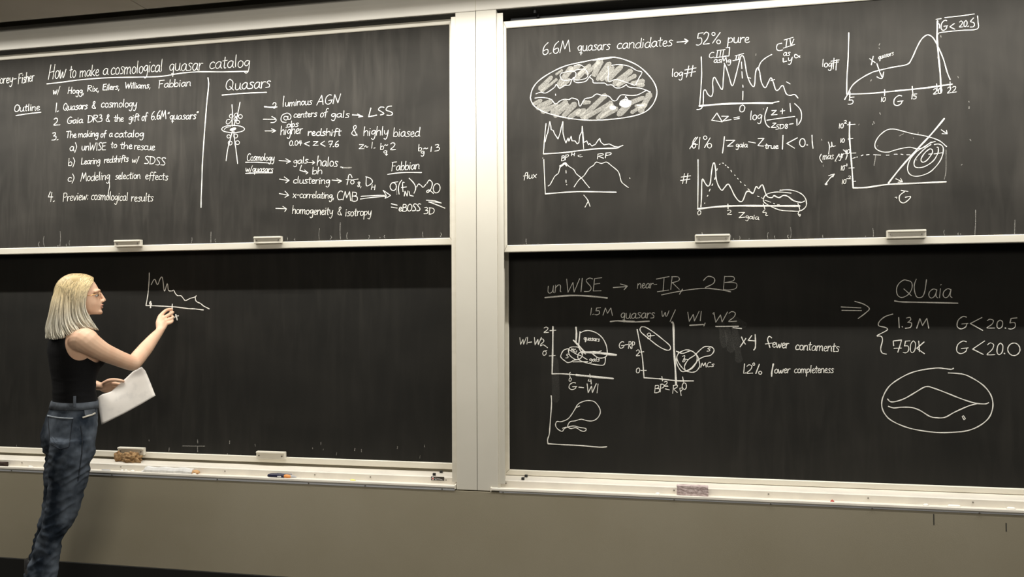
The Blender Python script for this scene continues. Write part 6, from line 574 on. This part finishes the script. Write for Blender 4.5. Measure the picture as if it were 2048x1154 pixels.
# clothes cut from the body's own surface
BV = [v.co.copy() for v in body.data.vertices]; BN = [v.normal.copy() for v in body.data.vertices]; BT = [tuple(p.vertices) for p in body.data.polygons]
def seg_d(p, a, b):
    ab = b-a; t = max(0, min(1, (p-a).dot(ab)/ab.length_squared)); return (p-(a+ab*t)).length
RA = [Vector(q[:3]) for q in LIMBS['right_arm']]; RR_ = [q[3] for q in LIMBS['right_arm']]; LA = [Vector(q[:3]) for q in LIMBS['left_arm']]; LR_ = [q[3] for q in LIMBS['left_arm']]
def top_fn(p):
    if not (.98 < p.z < 1.46): return -1
    f = min(p.z-1.005, 1.408-p.z+.05*(p.x+.02))
    if p.y < .03:                                              # right armhole
        q = math.hypot((p.x-.020)/.060, (p.z-1.310)/.083)
        f = min(f, (q-1)*.05 if p.y < -.04 else 1)
    if p.y < 0: f = min(f, (math.hypot((p.x-.095)/.050, (p.z-1.335)/.060)-1)*.04)
    for i in range(2, len(RA)-1):
        if p.y < .02 or p.x > .12: f = min(f, seg_d(p, RA[i], RA[i+1])-max(RR_[i], RR_[i+1])-.006)
    for i in range(1, len(LA)-1): f = min(f, seg_d(p, LA[i], LA[i+1])-max(LR_[i], LR_[i+1])-.004)
    i = 0
    while i < len(TORSO)-2 and TORSO[i+1][1] > p.z: i += 1
    a, b = TORSO[i], TORSO[i+1]; t = (a[1]-p.z)/(a[1]-b[1]); c = [a[j]+(b[j]-a[j])*t for j in range(4)]
    d = p-Vector((c[0], 0, p.z)); f = min(f, (1.5-math.hypot(d.dot(FD)/c[2], d.dot(RD)/c[3]))*.05)
    lat = (p-Vector((-.02, 0, 0))).dot(RD)
    if lat < 0 and p.z > 1.25: f = min(f, .112+lat+.25*max(0, 1.30-p.z))
    return f
TV = [v+n*(.0042+.0016*noise.noise(Vector((v.x*14, v.y*14, v.z*60)))*(1 if v.z < 1.15 else .3)) for v, n in zip(BV, BN)]
NV, NF = clip(TV, BT, top_fn)
def biggest(V, F):
    par = list(range(len(V)))
    def fd(i):
        while par[i] != i: par[i] = par[par[i]]; i = par[i]
        return i
    for f in F:
        for q in f[1:]: par[fd(q)] = fd(f[0])
    cnt = {}
    for f in F: k = fd(f[0]); cnt[k] = cnt.get(k, 0)+1
    best = max(cnt, key=cnt.get); return V, [f for f in F if fd(f[0]) == best]
NV, NF = biggest(NV, NF); mesh('tank_top', NV, NF, 'black_cloth', woman, True)
# jeans with folds
JR = torso_rings(JEANS_TOP, sub=4); 
def seat(p): return p
jp = [rings_data(JR)]
for rows in (NEAR_LEG, FAR_LEG): jp.append(rings_data(leg_rings(rows)))
jeans = fuse('jeans', jp, 'denim', woman, .0052, 6, .5)
jm = jeans.data; nrm = [v.normal.copy() for v in jm.vertices]
for v, n in zip(jm.vertices, nrm):
    p = v.co; z = p.z
    if z > .97: continue
    a = .0012+.0055*math.exp(-((z-.44)/.13)**2)+.0040*math.exp(-((z-.74)/.10)**2)+.003*math.exp(-((z-.25)/.08)**2)
    q = noise.noise(Vector((p.x*9+z*7, p.y*9, z*26-p.x*16))); q2 = noise.noise(Vector((p.x*18, p.y*18+3, z*44+p.x*20)))
    v.co = p+n*a*1.05*((1-abs(q)*3.2)*.9+q2*.8)
# pale and dark denim tones are colour noise: wear plus painted highlights and shade
def bvh(o): return BVHTree.FromPolygons([v.co for v in o.data.vertices], [tuple(p.vertices) for p in o.data.polygons])
jb = bvh(jeans)
def on_jeans(x, z, lift):
    h = jb.ray_cast(Vector((x, -1, z)), Vector((0, 1, 0)))
    return (h[0]+h[1]*lift) if h[0] else Vector((x, -.15, z))
def strip(name, pts, w, mt, parent, lift=.0025, n=6):
    P = [Vector((p[0], p[2])) for p in pts]; Q = []
    for a, b in zip(P, P[1:]):
        for k in range(n): Q.append(a.lerp(b, k/n))
    Q.append(P[-1]); V, F = [], []
    for i, p in enumerate(Q):
        d = (Q[min(i+1, len(Q)-1)]-Q[max(i-1, 0)]).normalized(); nn = Vector((-d.y, d.x))*w/2
        V += [on_jeans(*(p+nn), lift-.002), on_jeans(*(p+nn*.9), lift), on_jeans(*(p-nn*.9), lift), on_jeans(*(p-nn), lift-.002)]
    for i in range(len(Q)-1):
        for k in range(3): F.append((i*4+k, i*4+k+1, i*4+k+5, i*4+k+4))
    return mesh(name, V, F, mt, parent, True)
def patch(name, poly, mt, parent, lift=.003):
    P = [Vector((p[0], p[2])) for p in poly]; bm = bmesh.new(); vs = [bm.verts.new((p.x, 0, p.y)) for p in P]; bm.faces.new(vs)
    bmesh.ops.triangulate(bm, faces=bm.faces)
    for _ in range(4): bmesh.ops.subdivide_edges(bm, edges=bm.edges[:], cuts=1, use_grid_fill=True)
    bmesh.ops.triangulate(bm, faces=bm.faces)
    for v in bm.verts: v.co = on_jeans(v.co.x, v.co.z, lift)
    bmesh.ops.recalc_face_normals(bm, faces=bm.faces)
    me = bpy.data.meshes.new(name); bm.to_mesh(me); bm.free(); me.polygons.foreach_set('use_smooth', [True]*len(me.polygons)); return link(name, me, mt, parent)
bp_ = patch('back_pocket', DENIM['back_pocket'], 'denim', jeans, .0035); strip('pocket_hem', DENIM['pocket_top'], .006, 'denim_light', jeans, .006)
q = DENIM['back_pocket']; strip('pocket_stitching', [q[1], q[2], q[3], q[4], q[0]], .0025, 'denim_dark', jeans, .0048)
patch('front_pocket', DENIM['front_pocket'], 'denim_band', jeans, .0035); strip('frayed_lining', DENIM['frayed_lining'], .008, 'lining', jeans, .006)
strip('side_seam', DENIM['side_seam'], .004, 'denim_dark', jeans, .002)
# waistband and loop
wr = []
rows = JEANS_TOP[:3]
for (u, z, a, b), g_ in zip([rows[0], rows[0], rows[1], rows[1]], (.0, .005, .0055, -.002)):
    for_z = z+.004 if g_ in (.0, .005) else z
    wr.append([Vector((u, 0, for_z))+FD*(a+g_)*math.copysign(abs(math.cos(2*math.pi*k/48))**.88, math.cos(2*math.pi*k/48))+RD*(b+g_)*math.copysign(abs(math.sin(2*math.pi*k/48))**.88, math.sin(2*math.pi*k/48)) for k in range(48)])
V = [p for r in wr for p in r]; F = [(i*48+k, i*48+(k+1) % 48, (i+1)*48+(k+1) % 48, (i+1)*48+k) for i in range(3) for k in range(48)]
mesh('waistband', V, F, 'denim_band', jeans, True)
lp = DENIM['belt_loop']; jb = bvh(jeans); p0 = on_jeans(lp[0][0], lp[1][2]+.004, .009); box('belt_loop', p0.x-.006, p0.x+.006, p0.y-.004, p0.y+.006, lp[1][2]-.002, lp[0][2]+.006, 'denim_band', jeans, .0015)
# boots
for rows in (NEAR_LEG, FAR_LEG):
    u, v, z, a, b = rows[-1]; u += .0
    rr = []
    for du, zz, ra, rb, in ((.0, .30, .045, .045), (.0, .2, .044, .044), (.002, .12, .044, .042), (.02, .07, .066, .040), (.045, .035, .10, .042), (.047, .0, .105, .043)):
        rr.append([Vector((u-.01, v, zz))+FD*(du+ra*math.cos(2*math.pi*k/24))+RD*rb*math.sin(2*math.pi*k/24) for k in range(24)])
    V, F = rings_data(rr); mesh('boot', V, F, 'boot', woman, True)
# face details
V, F = tube_data(LIP_U, 10, 3); mesh('upper_lip', V, F, 'lip', woman, True); V, F = tube_data(LIP_L, 10, 3); mesh('lower_lip', V, F, 'lip', woman, True)
for s in (-1, 1):
    V, F = tube_data([(p[0], p[1]*-s, p[2], p[3]) for p in BROWLINE], 8, 3); mesh('eyebrow', V, F, 'brow', woman, True)
for x, y, z in EYES:
    e = lump('eye', (x-.0045, y, z-.001), (.0105, .0105, .0095), 'eye', 1, 0, parent=woman); e2 = lump('iris', (.0070, math.copysign(.003, y)*-0+(-.003 if y < 0 else .003), 0), (.0045, .0050, .0052), 'iris', 1, 0, parent=e)
    V, F = tube_data([(x-.006, y+(-.012 if y < 0 else .012), z+.0005, .0012), (x+.003, y+(-.005 if y < 0 else .005), z+.0055, .0016), (x+.006, y, z+.0045, .0014)], 8, 3); mesh('eyelash', V, F, 'brow', woman, True)
gl = empty('glasses'); gl.parent = woman
for s in (1, -1):
    V, F = tube_data([(p[0], p[1]*s, p[2], p[3]) for p in GLASS['temple']], 8, 3); mesh('temple_arm', V, F, 'gold', gl, True)
for cx, cy, cz in (GLASS['lens'], GLASS['lens2']):
    sg = 1 if cy > 0 else -1; ring = []
    for k in range(25):
        t = 2*math.pi*k/24; ring.append((cx+.002-.010*(abs(cy+.022*math.cos(t))/.053)**2*1.0+.004, cy+.022*math.cos(t), cz+.0185*math.sin(t), .0008))
    V, F = tube_data(ring, 6, 1, caps=False); mesh('lens_rim', V, F, 'gold', gl, True)
    n_ = 24; V = [Vector(r[:3]) for r in ring[:-1]]; V += [p+Vector((.0008, 0, 0)) for p in V]
    mesh('lens', V, [tuple(range(n_)), tuple(range(n_, 2*n_))[::-1]]+[(k, (k+1) % n_, (k+1) % n_+n_, k+n_) for k in range(n_)], 'lens', gl)
V, F = tube_data(GLASS['bridge'], 8, 3); mesh('bridge', V, F, 'gold', gl, True)
# hair
rn = random.Random(11)
def hair_guide(s, t):                                             # s 0 front .. 1 back, t 0 root .. 1 tip
    k = s*(len(HAIR)-1); i = min(int(k), len(HAIR)-2); f = k-i; out = []
    for g_ in (HAIR[i], HAIR[i+1]):
        m_ = t*(len(g_)-1); j = min(int(m_), len(g_)-2); h = m_-j
        a, b, c, d = g_[max(j-1, 0)], g_[j], g_[j+1], g_[min(j+2, len(g_)-1)]
        out.append([.5*(2*q+(r-p)*h+(2*p-5*q+4*r-w)*h*h+(3*q-p-3*r+w)*h**3) for p, q, r, w in zip(a, b, c, d)])
    return out[0][0]*(1-f)+out[1][0]*f, out[0][1]*(1-f)+out[1][1]*f
V, F, CC = [], [], []
def strand(s, side, depth, r0, wig, tone, ln_=0):
    n = 15; base = len(V); ph = int(s*22)*2.4+(0 if side < 0 else 3)+rn.uniform(-.35, .35); ln = ln_ or (rn.uniform(.86, 1.0) if rn.random() < .8 else rn.uniform(.70, .88)); P = []
    for i in range(n):
        t = (i/(n-1))**1.35*ln; x, z = hair_guide(s, t)
        vw = math.sin(min(1, t*2.6)*math.pi/2)                   # spreads from the parting to the side
        w = (.088-.022*depth)*vw*side
        if s > .72: w *= 1-(s-.72)/.28*.35
        if t > .55: w *= 1+.14*(t-.55)*2
        cx = (x+.03)*-depth*.16; x += cx+wig*math.sin(t*9+ph)*t*t*.8; w += wig*math.cos(t*7+ph)*t*t
        if z > 1.50:                                             # lie on the rounded skull, never through it
            ex, ez = x-.010, z-1.522; rx_, ry_, rz_ = .098, .088-.006*depth, .106-.006*depth
            q_ = (abs(ex/rx_)**2.3+abs(w/ry_)**2.3+abs(ez/rz_)**2.3)**(1/2.3)
            if q_ < 1 and q_ > 1e-4: x, w, z = .010+ex/q_, w/q_, 1.522+ez/q_
        fr_ = HAIR[0]; j_ = 0
        while j_ < len(fr_)-2 and fr_[j_+1][1] > z: j_ += 1
        h_ = (fr_[j_][1]-z)/(fr_[j_][1]-fr_[j_+1][1]); x = min(x, fr_[j_][0]+(fr_[j_+1][0]-fr_[j_][0])*max(h_, 0))
        P.append((x, w, z, r0*(1-.55*t)))
    tv, tf = tube_data(P, 5, 1, caps=False); V.extend(tv); F.extend(tuple(q+base for q in f) for f in tf)
    for i in range(n):
        t = (i/(n-1))**1.35*ln; g_ = min(1, t*1.9)
        root = (.30, .20, .10); crown = (.74, .58, .31); ends = (.80, .76, .64)
        c = [root[k]+(crown[k]-root[k])*min(1, t*7+rn.uniform(0, .05)) for k in range(3)] if t < .15 else [crown[k]+(ends[k]-crown[k])*min(1, (t-.15)*2.6) for k in range(3)]
        if z < 9: pass
        CC.extend([tuple(k*tone for k in c)+(1,)]*5)
for i in range(3000):
    s = rn.random(); sd = rn.choice((-1, -1, 1)); k = 1-rn.random()**2*.16
    if s > .6: k = rn.uniform(-1, 1) if rn.random() < .45*(s-.5)*2 else k
    tone = rn.choice((.55, .8, .9, 1, 1, 1.08, 1.15, .7)); lock = int(s*26)*7.13; s2 = min(1, max(0, s+.012*math.sin(lock)))
    tone *= .86+.22*(.5+.5*math.sin(lock*3.1))
    strand(s2, sd*k, rn.random()**1.5, rn.uniform(.0014, .0030), rn.uniform(.004, .010), min(tone, 1.15))
for i in range(260):                                            # short fill over the crown, either side of the parting
    lock = int(rn.random()*40)*5.3
    strand(rn.uniform(.30, .97), rn.choice((-1, -1, 1))*rn.uniform(.02, .75), rn.random()*.6, rn.uniform(.0018, .0032), .001, rn.choice((.75, .9, 1, 1.08))*(.9+.15*math.sin(lock)), rn.uniform(.22, .34))
me = bpy.data.meshes.new('hair'); me.from_pydata([tuple(v) for v in V], [], F); me.polygons.foreach_set('use_smooth', [True]*len(me.polygons))
ca = me.color_attributes.new('tone', 'FLOAT_COLOR', 'POINT')
flat = [c for q in CC for c in q]; ca.data.foreach_set('color', flat); link('hair', me, 'hair', woman)
# under-layer so that no scalp shows between the strands
hc = []
for u, z, a, w in catmull_rows(HEAD[:9], 2):
    z2 = z+.001 if z > 1.58 else z
    hc.append([Vector((u-.008+(a+.003)*math.cos(2*math.pi*k/32)*.93, (w+.003)*math.sin(2*math.pi*k/32)*(1-.1*max(0, math.cos(2*math.pi*k/32))), z2)) for k in range(32)])
CV, CF = rings_data(hc)
def cap_fn(p): return (.118-.0)-p.x-.55*max(0, 1.612-p.z)-.03 if p.z > 1.44 else -1
NV, NF = clip(CV, CF, lambda p: (.062+.8*(p.z-1.60) if p.z < 1.60 else .062+.9*(p.z-1.6))-p.x)
cm = mesh('hair_under_layer', NV, NF, None, woman, True); cm.data.materials.append(mat('hair_under_blonde', (.52, .39, .19), .7))  # plain hair-coloured base beneath the strands
# chalk in her right hand
wm = Matrix.Translation(Vector(PERSON_AT)) @ Matrix.Rotation(math.radians(40.91), 4, 'Z')
a_, b_ = [wm @ Vector(p) for p in CHALK_STICK]
b_ = b_+(a_-b_).normalized()*.006
stick('chalk_stick', a_, b_, .0048, 'chalk_solid', 'white chalk stick pinched in the woman\'s right hand, touching the board', 'chalk')
# sheets in her left hand
def edge(pts, t):
    P = [Vector(p) for p in pts]; L_ = [0]
    for a, b in zip(P, P[1:]): L_.append(L_[-1]+(b-a).length)
    d = t*L_[-1]
    for i in range(len(P)-1):
        if d <= L_[i+1]+1e-9: return P[i].lerp(P[i+1], (d-L_[i])/(L_[i+1]-L_[i]))
    return P[-1]
stack = empty('paper_stack', wm @ Vector((.19, .085, 1.02)), math.radians(40.91)); tag(stack, 'few white handwritten sheets held at the top edge in the woman\'s left hand', 'paper')
for sh in range(3):
    V, F = [], []; n = 18; og_ = Vector((.19, .085, 1.02))
    for j in range(n+1):
        for i in range(n+1):
            s, t = i/n, j/n                                       # s along top, t down
            p = edge(PAPER['top'], s)*(1-t)+edge(PAPER['bottom'], s)*t+edge(PAPER['left'], t)*(1-s)+edge(PAPER['right'], t)*s
            p -= Vector(PAPER['top'][0])*(1-s)*(1-t)+Vector(PAPER['top'][-1])*s*(1-t)+Vector(PAPER['bottom'][0])*(1-s)*t+Vector(PAPER['bottom'][-1])*s*t
            p += Vector((.0012*sh, .0035*sh-.010*math.sin(math.pi*t)*(1-.3*s)+.004*math.sin(s*5), -.0022*sh*(1-s)*t))
            V.append(p-og_)
    for j in range(n):
        for i in range(n): k = j*(n+1)+i; F.append((k, k+1, k+n+2, k+n+1))
    so = mesh('sheet', V, F, 'paper', stack, True); md = so.modifiers.new('t', 'SOLIDIFY'); md.thickness = .0003
